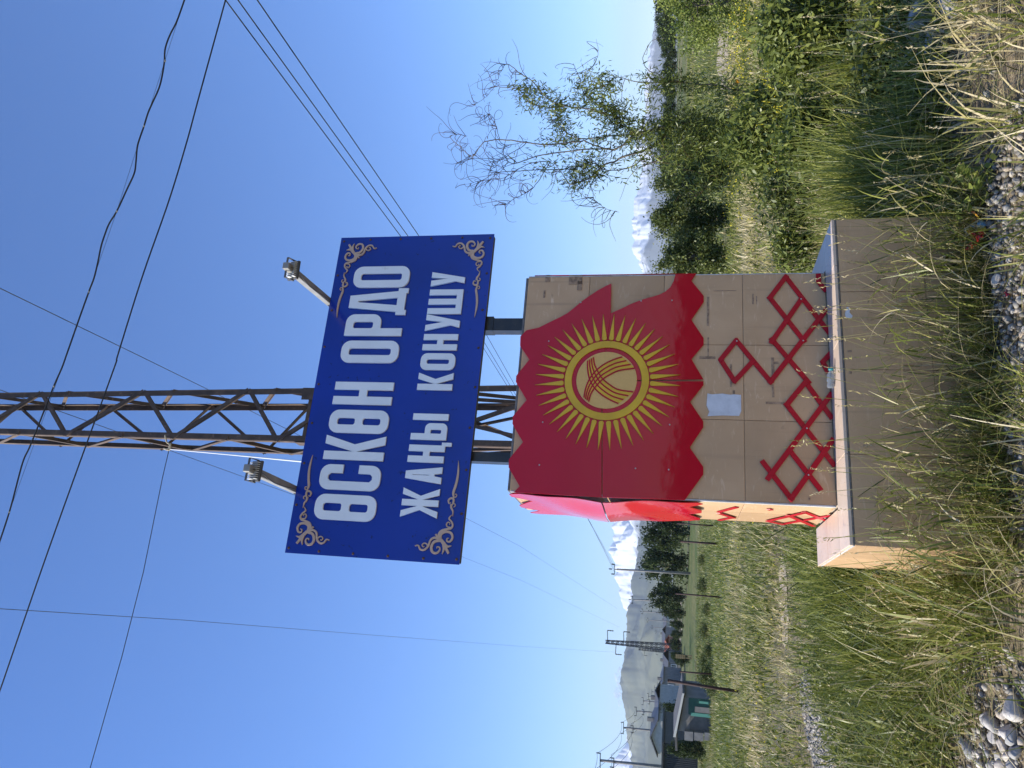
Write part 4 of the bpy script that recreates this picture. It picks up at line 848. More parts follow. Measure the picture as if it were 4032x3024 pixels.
def inlocal(x, y):
    dx, dy = x - OX, y - OY; return dx * EX[0] + dy * EX[1], dx * EY[0] + dy * EY[1]
def keep(x, y):
    i, j = inlocal(x, y); return ~((i > PL_ - .02) & (i < PR + .02) & (j > PF - .03) & (j < PB + .02))
def vnoise(x, y, base, k): return np.clip(.5 + .5 * wave(x, y, base, 8, k), 0, 1)
def spots(rng, n, y0, y1, xs=.60, pad=.5):
    y = np.sqrt(rng.uniform(y0 ** 2, y1 ** 2, n)); x = rng.uniform(-1, 1, n) * (xs * y + pad); m = keep(x, y); return x[m], y[m]
# places without plants: stones in front, gravel on the left
g1, g2, g3, g4 = [ground_at(*q)[:2] for q in ((3190, 3060), (3180, 2760), (3380, 2720), (3520, 3060))]
GC = (g1 + g2 + g3 + g4) / 4 + np.array([-.35, -.15]); GRX, GRY = abs(g2[0] - g1[0]) * .5 + .18, abs(g4[1] - g1[1]) * .5 + .22
def bare(x, y):
    i, j = inlocal(x, y)
    f = (j < PF - .20 + .05 * np.sin(i * 9)) & (j > -1.1) & (i > .25 + .15 * np.sin(j * 14)) & (i < 1.6)
    lg = ((x - GC[0]) / GRX) ** 2 + ((y - GC[1]) / GRY) ** 2 < 1 + .25 * np.sin(x * 7) + .2 * np.sin(y * 9)
    cb = (x < -1.3 + .2 * np.sin(y * 7)) & (y < 4.33 + .2 * np.sin(x * 5) + .09 * np.sin(x * 13)) & (y > 3.0)
    return f | lg | cb
SP = [np.append(ground_at(*q)[:2], s) for q, s in (((2900, 2120), 3.2), ((2870, 2400), 2.2), ((2920, 2650), 2.0), ((2990, 2900), 1.6), ((2960, 950), 3.2), ((3060, 1010), 2.2), ((3300, 760), .5), ((3340, 1160 - 330), .5), ((3080, 2450), 1.6), ((3850, 60), .9), ((2890, 250), 3.5))]
def strawness(x, y):
    s = sstep(.55, .9, vnoise(x, y, .55, 3)) * .35
    for a, b, q in SP: s = np.maximum(s, np.exp(-(((x - a) / q) ** 2 + ((y - b) / (q * 1.2)) ** 2)))
    return s
def tints(rng, x, y, extra=0.0):
    s = strawness(x, y) + extra; n = len(x); dry = rng.uniform(0, 1, n) < np.clip(.07 + .8 * s, 0, .95)
    return np.where(dry, rng.uniform(.62, 1.0, n), rng.beta(2, 2.2, n) * .66)
rng = np.random.default_rng(3)
parts = []
# near field 3.4 to 8.5 m: mixed height
x, y = spots(rng, 32000, 3.3, 8.5); m = ~(bare(x, y) & (rng.uniform(0, 1, len(x)) < .86)); x, y = x[m], y[m]
i, j = inlocal(x, y); n = len(x)
front = (j < PF) & (j > -1.2) & (i > -.3) & (i < 1.7)
left = (x < -.75)
far_l = np.maximum(sstep(-1.6, -2.3, x), 1.5 * sstep(-1.2, -1.5, x) * sstep(5.2, 4.6, y)); hgt = np.where(left, (.26 + .24 * vnoise(x, y, 2.2, 5)) * (1 - .45 * far_l), np.where(front, .20, .13 + .17 * vnoise(x, y, 2.0, 9))) * rng.uniform(.5, 1.35, n)
kd = (front & (rng.uniform(0, 1, n) < .45)) | (~front & (rng.uniform(0, 1, n) < np.where(left, .5, .8))); x, y, hgt, left = x[kd], y[kd], hgt[kd], left[kd]; n = len(x)
b = np.stack([x, y, H(x, y) - .01], 1)
clump = vlat(x * 5.5, y * 5.5); dd = np.hypot(x, y); hgt = hgt * (1 + .45 * clump); kd = rng.uniform(0, 1, n) < .62 + .5 * clump; x, y, hgt, left, b, dd, clump = x[kd], y[kd], hgt[kd], left[kd], b[kd], dd[kd], clump[kd]; n = len(x)
parts.append(blades(rng, b, hgt, dd * rng.uniform(.0015, .0038, n), rng.uniform(0, .6, n), rng.exponential(.5, n), np.clip(tints(rng, x, y, np.where(left, -.08, .10)) + .10 * vlat(x * 3.1 + 9, y * 3.1), 0, 1), 4, .45))
# rank grass in front of the plinth and on its left side
def leafy(n, x, y, hmax, L0, L1, W0, W1, extra=0.0, tn=None):       # short bent leaves borne on unseen stems
    m = keep(x, y) & ~(bare(x, y)); x, y = x[m], y[m]; hm = np.broadcast_to(hmax, m.shape)[m]; n = len(x); p = np.stack([x, y, H(x, y) + rng.uniform(0, 1, n) ** 1.2 * hm], 1)
    parts.append(blades(rng, p, rng.uniform(L0, L1, n), rng.uniform(W0, W1, n), rng.uniform(.2, 1.0, n), rng.exponential(.6, n), tints(rng, x, y, extra) if tn is None else tn[m], 4, .55))
x, y = spots(rng, 24000, 3.8, 8.2); m = (x < -.7) & (x > -.62 * y - .5); x, y = x[m], y[m]; n = len(x)
leafy(n, x, y, .44 * (1 - .6 * sstep(-1.5, -2.4, x)) * (1 - .7 * sstep(-1.2, -1.5, x) * sstep(5.2, 4.6, y)) * (.5 + .7 * vnoise(x, y, 2.2, 5)), .09, .22, .009, .021, -.12)
i = rng.uniform(-.35, 1.75, 1500); j = rng.uniform(-.56, -.25, 1500); p = np.array([OX, OY, 0]) + i[:, None] * EX + j[:, None] * EY; m = rng.uniform(0, 1, 1500) < np.where(i > .1, .55, 1); i, j, p = i[m], j[m], p[m]; m = keep(p[:, 0], p[:, 1]); p = p[m]; n = len(p); z = rng.uniform(0, 1, n) ** 1.5 * .50
p[:, 2] = H(p[:, 0], p[:, 1]) + z; parts.append(blades(rng, p, rng.uniform(.08, .2, n), rng.uniform(.006, .012, n), rng.uniform(.2, .9, n), rng.exponential(.6, n), tints(rng, p[:, 0], p[:, 1]), 5, .55))
def strip(n, i0, i1, j0, j1, h0, h1, w0, w1, lean=.22, curve=.35, extra=0):
    i = rng.uniform(i0, i1, n); j = rng.uniform(j0, j1, n); p = np.array([OX, OY, 0]) + i[:, None] * EX + j[:, None] * EY; m = keep(p[:, 0], p[:, 1]) & ~((p[:, 0] < -1.2) & (p[:, 1] < 4.55)); p = p[m]; n = len(p); p[:, 2] = H(p[:, 0], p[:, 1]) - .01
    parts.append(blades(rng, p, rng.uniform(h0, h1, n), rng.uniform(w0, w1, n), rng.uniform(0, lean, n), rng.exponential(curve, n), tints(rng, p[:, 0], p[:, 1], extra), 6, .4))
strip(330, -.25, 1.6, -.46, -.26, .22, .50, .004, .008, .35, .55); strip(170, -.2, 1.6, -.45, -.26, .5, .80, .003, .007, .16, .18)
strip(700, -.25, 1.6, -.38, -.245, .08, .26, .004, .009, .5, .5, .3)
strip(600, -.95, -.25, -.3, .9, .35, .75, .006, .011, .3, .6, -.2); strip(380, 1.56, 2.1, -.3, .4, .3, .75, .007, .014, .3, .5, -.2); strip(700, -2.0, -.3, -.2, 1.5, .3, .55, .006, .011, .4, .7, -.15)
# tall fresh clumps right of the plinth
for (px, py), nb, h in (((3560, 640), 300, .7), ((3650, 900 - 100), 220, .55), ((3720, 330), 160, .4), ((3450, 250), 200, .5), ((3620, 700), 420, .75), ((3600, 820), 260, .62), ((3500, 560), 160, .7), ((3700, 560), 220, .5), ((3480, 2400), 300, .6), ((3560, 2600), 350, .55), ((3500, 2250), 260, .75), ((3420, 880), 120, .55)):
    c = ground_at(px, py); p = c + np.concatenate([rng.normal(size=(nb, 2)) * .13, np.zeros((nb, 1))], 1); p[:, 2] = H(p[:, 0], p[:, 1]) - .01; m = keep(p[:, 0], p[:, 1]); p = p[m]; nb = len(p)
    parts.append(blades(rng, p, rng.uniform(.5, 1.15, nb) * h, rng.uniform(.009, .018, nb), rng.uniform(0, .3, nb), rng.exponential(.28, nb), rng.uniform(.15, .6, nb), 6, .35))
x, y = spots(rng, 15000, 3.5, 8.5); n = len(x); i, j = inlocal(x, y); w = np.where((j < PF) & (j > -.5) & (i > -.3) & (i < 1.7), 1, .5); m = (rng.uniform(0, 1, n) < w) & ~(bare(x, y) & (j < PF - .2)); x, y = x[m], y[m]; n = len(x)
p = np.stack([x, y, H(x, y) + rng.uniform(.005, .05, n)], 1); V, Q, T = blades(rng, p, rng.uniform(.04, .16, n), rng.uniform(.003, .008, n), rng.uniform(1.0, 1.0, n), rng.exponential(.2, n), rng.uniform(.62, 1, n), 4, 0)
V[:, 2] = np.repeat(p[:, 2], 10) + (V[:, 2] - np.repeat(p[:, 2], 10)) * .18; parts.append((V, Q, T))          # dead blades lying flat
i = rng.uniform(-.3, 1.6, 2600); j = rng.uniform(-.42, -.24, 2600); p = np.array([OX, OY, 0]) + i[:, None] * EX + j[:, None] * EY; p[:, 2] = H(p[:, 0], p[:, 1]); n = len(p)
parts.append(blades(rng, p, rng.uniform(.06, .2, n), rng.uniform(.003, .007, n), rng.uniform(.2, 1.2, n), rng.exponential(.5, n), np.where(rng.uniform(0, 1, n) < .6, rng.uniform(.6, .95, n), rng.uniform(.1, .5, n)), 4, .6))
V, Q, T = joinq(parts); tag(new_obj('tall_grass', np_mesh('tall_grass', V, Q, T), M['grass']), 'tall green and straw grass around the plinth', 'grass', None, 'stuff')
# seed heads: brome and wild barley
parts = []
def ears(n, x, y, h, earL, tn):
    p = np.stack([x, y, H(x, y)], 1); ln = rng.uniform(0, .22, n); az = rng.uniform(0, 6.28, n); d = np.stack([np.cos(az), np.sin(az), 0 * az], 1)
    t = np.linspace(0, 1, 4); P = p[:, None] + d[:, None] * (h[:, None] * ln[:, None] * t ** 2)[..., None]; P[..., 2] += h[:, None] * t
    w = np.stack([np.ones(n), np.zeros(n), np.zeros(n)], 1)
    V = np.stack([P - w[:, None] * .0013, P + w[:, None] * .0013], 2); idx = np.arange(n * 8).reshape(n, 4, 2); Q = np.stack([idx[:, :-1, 0], idx[:, :-1, 1], idx[:, 1:, 1], idx[:, 1:, 0]], -1).reshape(-1, 4)
    parts.append((V.reshape(-1, 3), Q, np.repeat(tn, 8)))
    tip = P[:, -1]; ax = P[:, -1] - P[:, -2]; ax /= np.linalg.norm(ax, axis=1)[:, None]
    for k in range(9):
        c = tip + ax * (earL[:, None] * k / 8) + rng.normal(size=(n, 3)) * .003
        parts.append(leaves(rng, c, .020 * rng.uniform(.7, 1.3, n), .006, ax + rng.normal(size=(n, 3)) * .25, np.clip(tn + .15, 0, 1)))
i = rng.uniform(-.3, 1.6, 46); j = rng.uniform(-.42, -.26, 46); p = np.array([OX, OY, 0]) + i[:, None] * EX + j[:, None] * EY
ears(46, p[:, 0], p[:, 1], rng.uniform(.55, .86, 46), rng.uniform(.06, .11, 46), rng.uniform(.45, .8, 46))
x, y = spots(rng, 900, 3.6, 9); m = ~bare(x, y); x, y = x[m], y[m]; n = len(x); ears(n, x, y, rng.uniform(.25, .55, n), rng.uniform(.04, .08, n), rng.uniform(.5, .95, n))
V, Q, T = joinq(parts); tag(new_obj('grass_ears', np_mesh('grass_ears', V, Q, T), M['grass']), 'thin grass stems with seed ears around the plinth', 'grass', None, 'stuff')
# meadow beyond
parts = []
x, y = spots(rng, 48000, 8.2, 24); m = ~bare(x, y); x, y = x[m], y[m]; n = len(x); b = np.stack([x, y, H(x, y) - .02], 1); gap = vnoise(x, y, .9, 13)
parts.append(blades(rng, b, rng.uniform(.10, .34, n) * (.45 + .8 * gap) * (1 + .5 * vlat(x * 2.2, y * 2.2)), rng.uniform(.014, .034, n), rng.uniform(0, .6, n), rng.exponential(.5, n), np.clip(tints(rng, x, y) + .12 * vlat(x * 1.3, y * 1.3), 0, 1), 3, .4))
x, y = spots(rng, 60000, 23, 75, .58); n = len(x); b = np.stack([x, y, H(x, y) - .04], 1)
parts.append(blades(rng, b, rng.uniform(.10, .34, n), rng.uniform(.03, .07, n), rng.uniform(0, .5, n), rng.exponential(.4, n), tints(rng, x, y) * .92, 2))
V, Q, T = joinq(parts); tag(new_obj('meadow_grass', np_mesh('meadow_grass', V, Q, T), M['grass']), 'wild meadow grass reaching to the far trees and houses', 'grass', None, 'stuff')
# leafy ground weeds
parts = []
for n0, a, b_, hmax, l in ((30000, 3.8, 9, .24, .034), (34000, 8.5, 28, .34, .06)):
    x, y = spots(rng, n0, a, b_); m = ~bare(x, y) & (vnoise(x, y, 1.4, 17) * rng.uniform(.4, 1.3, len(x)) > .42); i, j = inlocal(x, y); m &= ~((j < PF + .1) & (i > -.3) & (i < 1.7)); x, y = x[m], y[m]; n = len(x)
    patch = vnoise(x, y, 1.1, 21); z = H(x, y) + rng.beta(1.5, 1.6, n) * hmax * (.25 + patch)
    parts.append(leaves(rng, np.stack([x, y, z], 1), rng.uniform(.6, 1.5, n) * l, rng.uniform(.3, .7, n) * l, None, rng.beta(2, 2.2, n) * .66, .5))
x, y = spots(rng, 46000, 5.2, 10.5); m = (vlat(x * 2.6 + 3, y * 2.6) > -.15) & (x > 1.3 + .25 * np.sin(y * 3)) & ~((x - 1.3 < .35 * (y - 5)) & (y > 7.5) & (x < 2.2)); x, y = x[m], y[m]; n = len(x); hm = .22 + .55 * vnoise(x, y, 1.7, 2) * sstep(5.4, 6.8, y)
parts.append(leaves(rng, np.stack([x, y, H(x, y) + rng.beta(1.6, 1.2, n) * hm], 1), rng.uniform(.03, .10, n), rng.uniform(.012, .032, n), None, rng.beta(1.6, 2.2, n) * .62, .4))
x, y = spots(rng, 26000, 4.2, 8.6); m = (x < -.75) & ~bare(x, y) & (vlat(x * 2.3 + 7, y * 2.3) > .0); x, y = x[m], y[m]; n = len(x)
parts.append(leaves(rng, np.stack([x, y, H(x, y) + rng.beta(2, 1.2, n) * (.16 + .22 * vnoise(x, y, 1.9, 6))], 1), rng.uniform(.03, .075, n), rng.uniform(.010, .026, n), None, rng.beta(2, 2, n) * .66, .4))
i = rng.uniform(.2, 1.75, 900); j = rng.uniform(-.95, -.38, 900); p = np.array([OX, OY, 0]) + i[:, None] * EX + j[:, None] * EY; m = vlat(p[:, 0] * 4, p[:, 1] * 4) > .12; p = p[m]; n = len(p)
V, Q, T = blades(rng, np.stack([p[:, 0], p[:, 1], H(p[:, 0], p[:, 1])], 1), rng.uniform(.06, .22, n), rng.uniform(.005, .012, n), rng.uniform(.2, 1.1, n), rng.exponential(.5, n), np.where(rng.uniform(0, 1, n) < .4, rng.uniform(.6, .9, n), rng.uniform(.1, .6, n)), 4, .5); parts.append((V, Q, T))
V, Q, T = joinq(parts); tag(new_obj('weeds', np_mesh('weeds', V, Q, T), M['grass']), 'low leafy weeds growing through the grass', 'weeds', None, 'stuff')
# small yellow flowers
parts = []
FL = []
for (px, py), n, sx, sy, hh in (((3010, 180), 190, 1.6, 2.2, .55), ((2990, 480), 90, 1.2, 1.8, .55), ((3010, 80), 120, 1.4, 1.6, .5), ((3080, 350), 60, .8, 1.0, .6), ((2960, 950), 60, 2.0, 3, .4), ((2900, 2400), 70, 4.0, 4, .3), ((2960, 2680), 60, 2.0, 3, .3), ((2870, 2560), 80, 5, 6, .3), ((3080, 2720), 30, .8, 1.0, .35), ((2850, 2250), 50, 4, 5, .3), ((3120, 1020), 25, .9, 1.2, .4)):
    c = ground_at(px, py); x = c[0] + rng.normal(size=n) * sx; y = c[1] + rng.normal(size=n) * sy; FL.append(np.stack([x, y, H(x, y) + rng.uniform(.5, 1.1, n) * hh], 1))
C = np.concatenate(FL); d = np.hypot(C[:, 0], C[:, 1]); m = keep(C[:, 0], C[:, 1]) & (C[:, 1] > 4.5); C = C[m]; d = d[m]
for k in range(3): parts.append(leaves(rng, C + rng.normal(size=C.shape) * .006, np.clip(.022 + d * .0007, .02, .05) * rng.uniform(.6, 1.2, len(C)), .024, None, None, .2))
V, Q, T = joinq(parts); tag(new_obj('meadow_flowers', np_mesh('meadow_flowers', V, Q, T), M['flower']), 'small yellow flowers scattered over the meadow', 'flowers', None, 'stuff')

# ---- trees and bushes
def crown_mesh(name, rng, rad3, nclump, nleaf, L, W, cr, base=.0, flat=1.0):
    d = rng.normal(size=(nclump, 3)); d /= np.linalg.norm(d, axis=1)[:, None]; rr_ = rng.uniform(.25, 1.0, nclump) ** .5
    C = d * rr_[:, None] * np.asarray(rad3) * (1 + .14 * rng.normal(size=(nclump, 1))); C[:, 2] = np.maximum(C[:, 2], -rad3[2] * .92)
    k = rng.integers(0, nclump, nleaf); P = C[k] + rng.normal(size=(nleaf, 3)) * cr * rng.uniform(.5, 1.2, nclump)[k][:, None] * np.array([1, 1, flat])
    P[:, 2] += rad3[2] + base; P[:, 2] = np.maximum(P[:, 2], .05)
    tn = np.clip(rng.uniform(.1, .9, nclump)[k] * .6 + rng.uniform(0, .45, nleaf), 0, 1)
    V, Q, T = leaves(rng, P, L * rng.uniform(.6, 1.4, nleaf), W * rng.uniform(.6, 1.4, nleaf), None, tn, .15)
    return np_mesh(name, V, Q, T), C + np.array([0, 0, rad3[2] + base])
def trunk_mesh(name, rng, C, h, r, n=7):
    mb = MB(); top = np.array([rng.normal() * .05 * h, rng.normal() * .05 * h, h]); mid = top * .5 + rng.normal(size=3) * .03 * h
    P = smoothline([np.zeros(3) - np.array([0, 0, .3]), mid, top], 8); mb.tube(P, np.linspace(r, r * .35, 8), 7)
    for k in rng.choice(len(C), min(n, len(C)), replace=False):
        s = P[rng.integers(2, 7)]; e = C[k]; m_ = (s + e) / 2 + rng.normal(size=3) * .06 * h; mb.tube(smoothline([s, m_, e], 6), np.linspace(r * .4, r * .08, 6), 5)
    return mb.mesh(name)
def plant(name, p, cm, tm, leafm, sc, rz, label, cat, group=None, stem='trunk', crown='crown'):
    r = empty(name, p, rz); r.scale = sc; tag(r, label, cat, group)
    new_obj(stem, tm, M['bark'], r); new_obj(crown, cm, leafm, r); return r
rng = np.random.default_rng(8)
protos = []
for k, (r3, lm) in enumerate((((2.2, 2.2, 2.4), 'leafdark'), ((2.8, 2.6, 2.2), 'leafdark'), ((2.0, 2.0, 2.8), 'leafdark'))):
    cm, C = crown_mesh('crown', rng, r3, 60, 5200, .30, .20, .42, .3); protos.append((cm, trunk_mesh('trunk', rng, C, 3.2, .16), r3))
def place_tree(k, px_top, px_base, y0, y1, D, label, group, lm='leaffar'):
    cm, tm, r3 = protos[k % 3]; a = pt(px_base, (y0 + y1) / 2, D); z0 = float(H(a[0], a[1])); top = float(pt(px_top, (y0 + y1) / 2, D)[2]); w = abs(pt(px_base, y0, D)[0] - pt(px_base, y1, D)[0])
    plant('tree', (a[0], a[1], z0), cm, tm, M[lm], (w / (2.25 * r3[0]), w / (2.25 * r3[0]), (top - z0) / (2.25 * r3[2] + .3)), random.uniform(0, 6), label, 'tree', group)
TL = [(2572, -60, 60), (2573, 40, 150), (2580, 105, 190), (2598, 165, 245), (2600, 230, 300), (2604, 285, 350), (2606, 335, 400), (2602, 385, 455), (2598, 435, 510), (2590, 490, 570), (2586, 545, 640), (2592, 615, 700), (2600, 680, 760)]
for k, (t, a, b) in enumerate(TL):
    place_tree(k, t, 2668, b, a, 150 + (k % 3) * 4, 'dark tree in the far right treeline, %s from the right edge' % ['first'] .__add__(ORD[1:])[k], 'trees of the far right treeline')
place_tree(1, 2508, 2692, 2320, 2135, 104, 'large dark tree behind the first two concrete poles', 'trees left of the stele'); place_tree(0, 2516, 2692, 2170, 2040, 100, 'dark tree directly left of the stele', 'trees left of the stele'); place_tree(2, 2545, 2690, 2405, 2300, 112, 'lighter green tree left of the large dark tree', 'trees left of the stele', 'leaflight')
place_tree(0, 2590, 2690, 2440, 2380, 116, 'small round tree at the left end of the tree group', 'trees left of the stele')
for k, (a, b) in enumerate(((2440, 2480), (2475, 2520), (2510, 2565), (2560, 2600))):
    place_tree(k, 2632 + 5 * (k % 2), 2680, b, a, 128 + 9 * k, 'low shrub in the far hedge, %s from the tree group' % (['first'] + ORD[1:])[k], 'shrubs of the far hedge')
place_tree(1, 2600, 2700, 2838, 2765, 75, 'small green tree behind the shed roof', 'trees by the houses'); place_tree(0, 2618, 2725, 2990, 2915, 58, 'small tree before the black metal shed', 'trees by the houses'); place_tree(2, 2640, 2700, 2620, 2575, 88, 'slender bush below the distant pylon', 'trees by the houses')
# shrubs in the meadow, left
bm_, C = crown_mesh('foliage', rng, (1.1, .9, .62), 40, 2600, .13, .08, .22, .0); tm_ = trunk_mesh('stem', rng, C, .7, .04, 9)
SH = [((2725, 2395), 55), ((2728, 2480), 58), ((2735, 2560), 52), ((2725, 2600), 60), ((2760, 2700), 44), ((2735, 2655), 50), ((2742, 2690), 56), ((2720, 2300), 62), ((2712, 2200), 66)]
NM = ['fourth', 'fifth', 'sixth', 'seventh', 'ninth', 'eighth', 'tenth', 'third', 'second', 'last']
for k, ((px, py), D) in enumerate(SH):
    a = pt(px, py, D); s = random.uniform(.45, .75)
    plant('meadow_shrub', (a[0], a[1], float(H(a[0], a[1]))), bm_, tm_, M['leafdark'], (s, s, s), random.uniform(0, 6), 'low dark shrub in the left meadow, %s counted leftwards from the stele' % NM[k], 'shrub', 'low shrubs in the left meadow', 'stem', 'foliage')
# dark bushes right of the stele
for k, (y0, y1, tp, D, lb, lm) in enumerate(((1120, 900, 2560, 25, 'dark bush directly right of the red flag', 'leafdark'), (960, 760, 2540, 26, 'tall dark bush between the stele and the twisted willow', 'leafdark'), (790, 560, 2545, 27, 'dark bush behind the twisted willow', 'leafdark'))):
    a = pt(2800, (y0 + y1) / 2, D); z0 = float(H(a[0], a[1])); h = float(pt(tp, (y0 + y1) / 2, D)[2]) - z0; w = abs(pt(2800, y0, D)[0] - pt(2800, y1, D)[0])
    cm, C = crown_mesh('foliage', rng, (w * .44, w * .4, h * .46), 70, 11000, .085, .055, .17, 0)
    r = plant('bush', (a[0], a[1], z0), cm, trunk_mesh('stem', rng, C, h * .7, .06, 12), M[lm], (1, 1, 1), 0, lb, 'bush', 'bushes right of the stele', 'stem', 'foliage')
y0, y1, D = 190, -190, 19; a = pt(2850, (y0 + y1) / 2, D); z0 = float(H(a[0], a[1])); h = float(pt(2570, 60, D)[2]) - z0; w = abs(pt(2850, y0, D)[0] - pt(2850, y1, D)[0])
cm, C = crown_mesh('foliage', rng, (w * .46, w * .4, h * .46), 75, 9000, .06, .045, .15, 0)
plant('bush', (a[0], a[1], z0), cm, trunk_mesh('stem', rng, C, h * .7, .04, 14), M['leaflight'], (1, 1, 1), 0, 'yellow-green leafy shrub at the right edge', 'bush', 'bushes right of the stele', 'stem', 'foliage')

for k, (y0, y1, tp, bs, D, lb, lm, L_, W_, nl) in enumerate(((700, 350, 2850, 3150, 9.8, 'leafy thicket round the foot of the twisted willow', 'leafwillow', .085, .022, 9000), (330, -30, 2985, 3330, 7.6, 'tangled leafy weeds with yellow blossom at the right edge', 'leafwillow', .05, .022, 8000), (640, 380, 3060, 3400, 7.2, 'dense leafy weeds below the willow thicket', 'leafwillow', .05, .022, 6000), (860, 640, 3000, 3250, 8.6, 'low leafy weeds right of the straw patch', 'leafdark', .05, .02, 4500), (1060, 880, 3040, 3220, 8.8, 'low weeds behind the right end of the plinth', 'leafwillow', .05, .02, 3500), (430, 80, 3420, 3640, 6.0, 'shaded creeping weeds above the concrete chunk', 'leafdark', .045, .02, 5000))):
    a = pt(bs, (y0 + y1) / 2, D); z0 = float(H(a[0], a[1])) - .03; h = float(pt(tp, (y0 + y1) / 2, D)[2]) - z0; w = abs(pt(bs, y0, D)[0] - pt(bs, y1, D)[0])
    cm, C = crown_mesh('foliage', rng, (w * .5, w * .42, h * .46), 44, int(nl * .75), L_ * 1.35, W_ * 1.35, .10, 0)
    plant('thicket', (a[0], a[1], z0), cm, trunk_mesh('stem', rng, C, h * .7, .015, 22), M[lm], (1, 1, 1), 0, lb, 'thicket', 'thickets right of the stele', 'stem', 'foliage')
# ---- twisted willow
R4 = lambda X, Y: (1700 + X / 1.508, Y / 1.508)
WD = 12.0
BR = [([(2050, 745), (1900, 728), (1810, 730), (1700, 735), (1560, 725), (1440, 745), (1330, 762), (1200, 800), (1130, 860), (1050, 880), (900, 835)], .055, .012), ([(1440, 745), (1300, 880), (1140, 930), (1080, 960), (1000, 990), (930, 1060), (860, 1085), (800, 1098), (770, 1060), (700, 960)], .024, .006),
      ([(1330, 765), (1200, 795), (1050, 800), (900, 820), (820, 800), (760, 750), (740, 690)], .022, .006), ([(900, 835), (700, 860), (540, 850), (400, 835), (300, 850), (230, 930), (160, 880), (90, 810), (130, 790), (180, 795)], .014, .004),
      ([(1050, 880), (800, 900), (620, 930), (480, 975), (420, 910), (440, 870), (560, 830)], .014, .004), ([(1200, 795), (1120, 700), (1050, 640), (950, 590), (880, 530), (860, 440), (845, 400), (830, 360)], .018, .004),
      ([(1120, 700), (960, 650), (800, 630), (680, 590), (590, 500), (500, 440), (430, 400), (400, 440), (370, 470)], .016, .004), ([(800, 630), (700, 640), (580, 610), (570, 540), (430, 520), (410, 490), (350, 560), (270, 620)], .010, .003),
      ([(1420, 490), (1340, 490), (1200, 480), (1120, 460), (1070, 455), (1040, 500), (1000, 530)], .010, .003), ([(2000, 560), (1810, 540), (1700, 515), (1550, 500), (1460, 498), (1400, 490), (1330, 445), (1270, 425), (1255, 340), (1300, 255), (1370, 235)], .016, .004),
      ([(860, 1000), (700, 1000), (500, 1010), (350, 1020), (380, 970), (500, 1050), (600, 1030)], .010, .003), ([(2050, 770), (1810, 765), (1700, 770), (1580, 830), (1450, 880), (1330, 960), (1220, 1000)], .018, .005), ([(700, 960), (640, 1060), (580, 1130), (500, 1170), (430, 1220)], .008, .003),
      ([(930, 1060), (960, 1150), (980, 1200), (1030, 1245), (1110, 1265)], .007, .002), ([(1900, 850), (1810, 890), (1740, 1030), (1700, 1060), (1620, 1150)], .012, .004), ([(860, 440), (900, 410), (960, 380), (980, 310), (970, 240)], .007, .002), ([(1300, 880), (1200, 980), (1050, 1010), (960, 960), (900, 960), (800, 990), (720, 1010)], .012, .004),
      ([(560, 850), (480, 900), (380, 960), (250, 940), (120, 980)], .008, .002), ([(400, 835), (380, 760), (340, 680), (290, 700)], .007, .002), ([(700, 960), (560, 980), (430, 1060), (300, 1080), (200, 1110)], .008, .002)]
rng = np.random.default_rng(21)
wr = wempty('twisted_willow', ground_at(3080, 495)); tag(wr, 'curly willow with half bare twisted branches right of the stele', 'tree')
woody = MB(); twigs = MB(); LP = []
for k, (P, ra, rb) in enumerate(BR):
    dz = 0 if k in (0,) else rng.normal() * .25; n = len(P); Dp = WD + np.linspace(0, 1, n) * dz + np.cumsum(rng.normal(size=n)) * .05
    pts3 = smoothline([pt(*R4(*q), d) for q, d in zip(P, Dp)], 7 * n); pts3 = pts3 + np.cumsum(rng.normal(size=pts3.shape), 0) * .004
    (woody if k < 12 else twigs).tube(pts3, np.linspace(ra, rb, len(pts3)) * .8, 6)
    pix = np.repeat(np.array(P, float), 7, 0)[:len(pts3)]
    for q in range(len(pts3)):
        X, Y = pix[min(q, len(pix) - 1)]
        if (X > 520 and 480 < Y < 760) and X < 1500: LP += [pts3[q]] * 4
        if X > 980 and X <= 1900 and 600 < Y < 860: LP += [pts3[q]] * 3
        if X > 1500: LP += [pts3[q]] * 5
    for _ in range(20 if k not in (5, 8, 9, 15) else 7):
        q = rng.integers(int(len(pts3) * .35), len(pts3)); s = pts3[q]; L = rng.uniform(.2, .72); d = rng.normal(size=3) * np.array([.8, .6, .5]) + np.array([-.15, 0, .8]); d /= np.linalg.norm(d); m = 14; T = [s]; c = rng.normal(size=3) * 1.2
        for u in range(m):
            c = c + rng.normal(size=3) * .5; d = d + np.cross(c, d) * .10 + np.array([0, 0, .06]); d /= np.linalg.norm(d); T.append(T[-1] + d * L / m)
        twigs.tube(T, np.linspace(.0048, .002, m + 1), 4, False)
        if s[2] < 3.6 and s[0] > 2.2 and rng.uniform() < .5: LP += [np.array(u) for u in T[3:]]
woody.build('trunk', M['bark'], wr); tag(twigs.build('twigs', M['twig'], wr), kind='stuff')
LP = np.array(LP); LP = LP[((LP[:, 0] > 3.15) & (LP[:, 0] < 4.8)) | ((LP[:, 2] < 2.3) & (LP[:, 0] > 2.5))]; LP = np.repeat(LP, 4, 0) + rng.normal(size=(len(LP) * 4, 3)) * .095; n = len(LP)
V, Q, T = leaves(rng, LP, rng.uniform(.07, .13, n), rng.uniform(.014, .024, n), np.tile([.1, 0, -.35], (n, 1)).astype(float), rng.beta(2, 2, n))
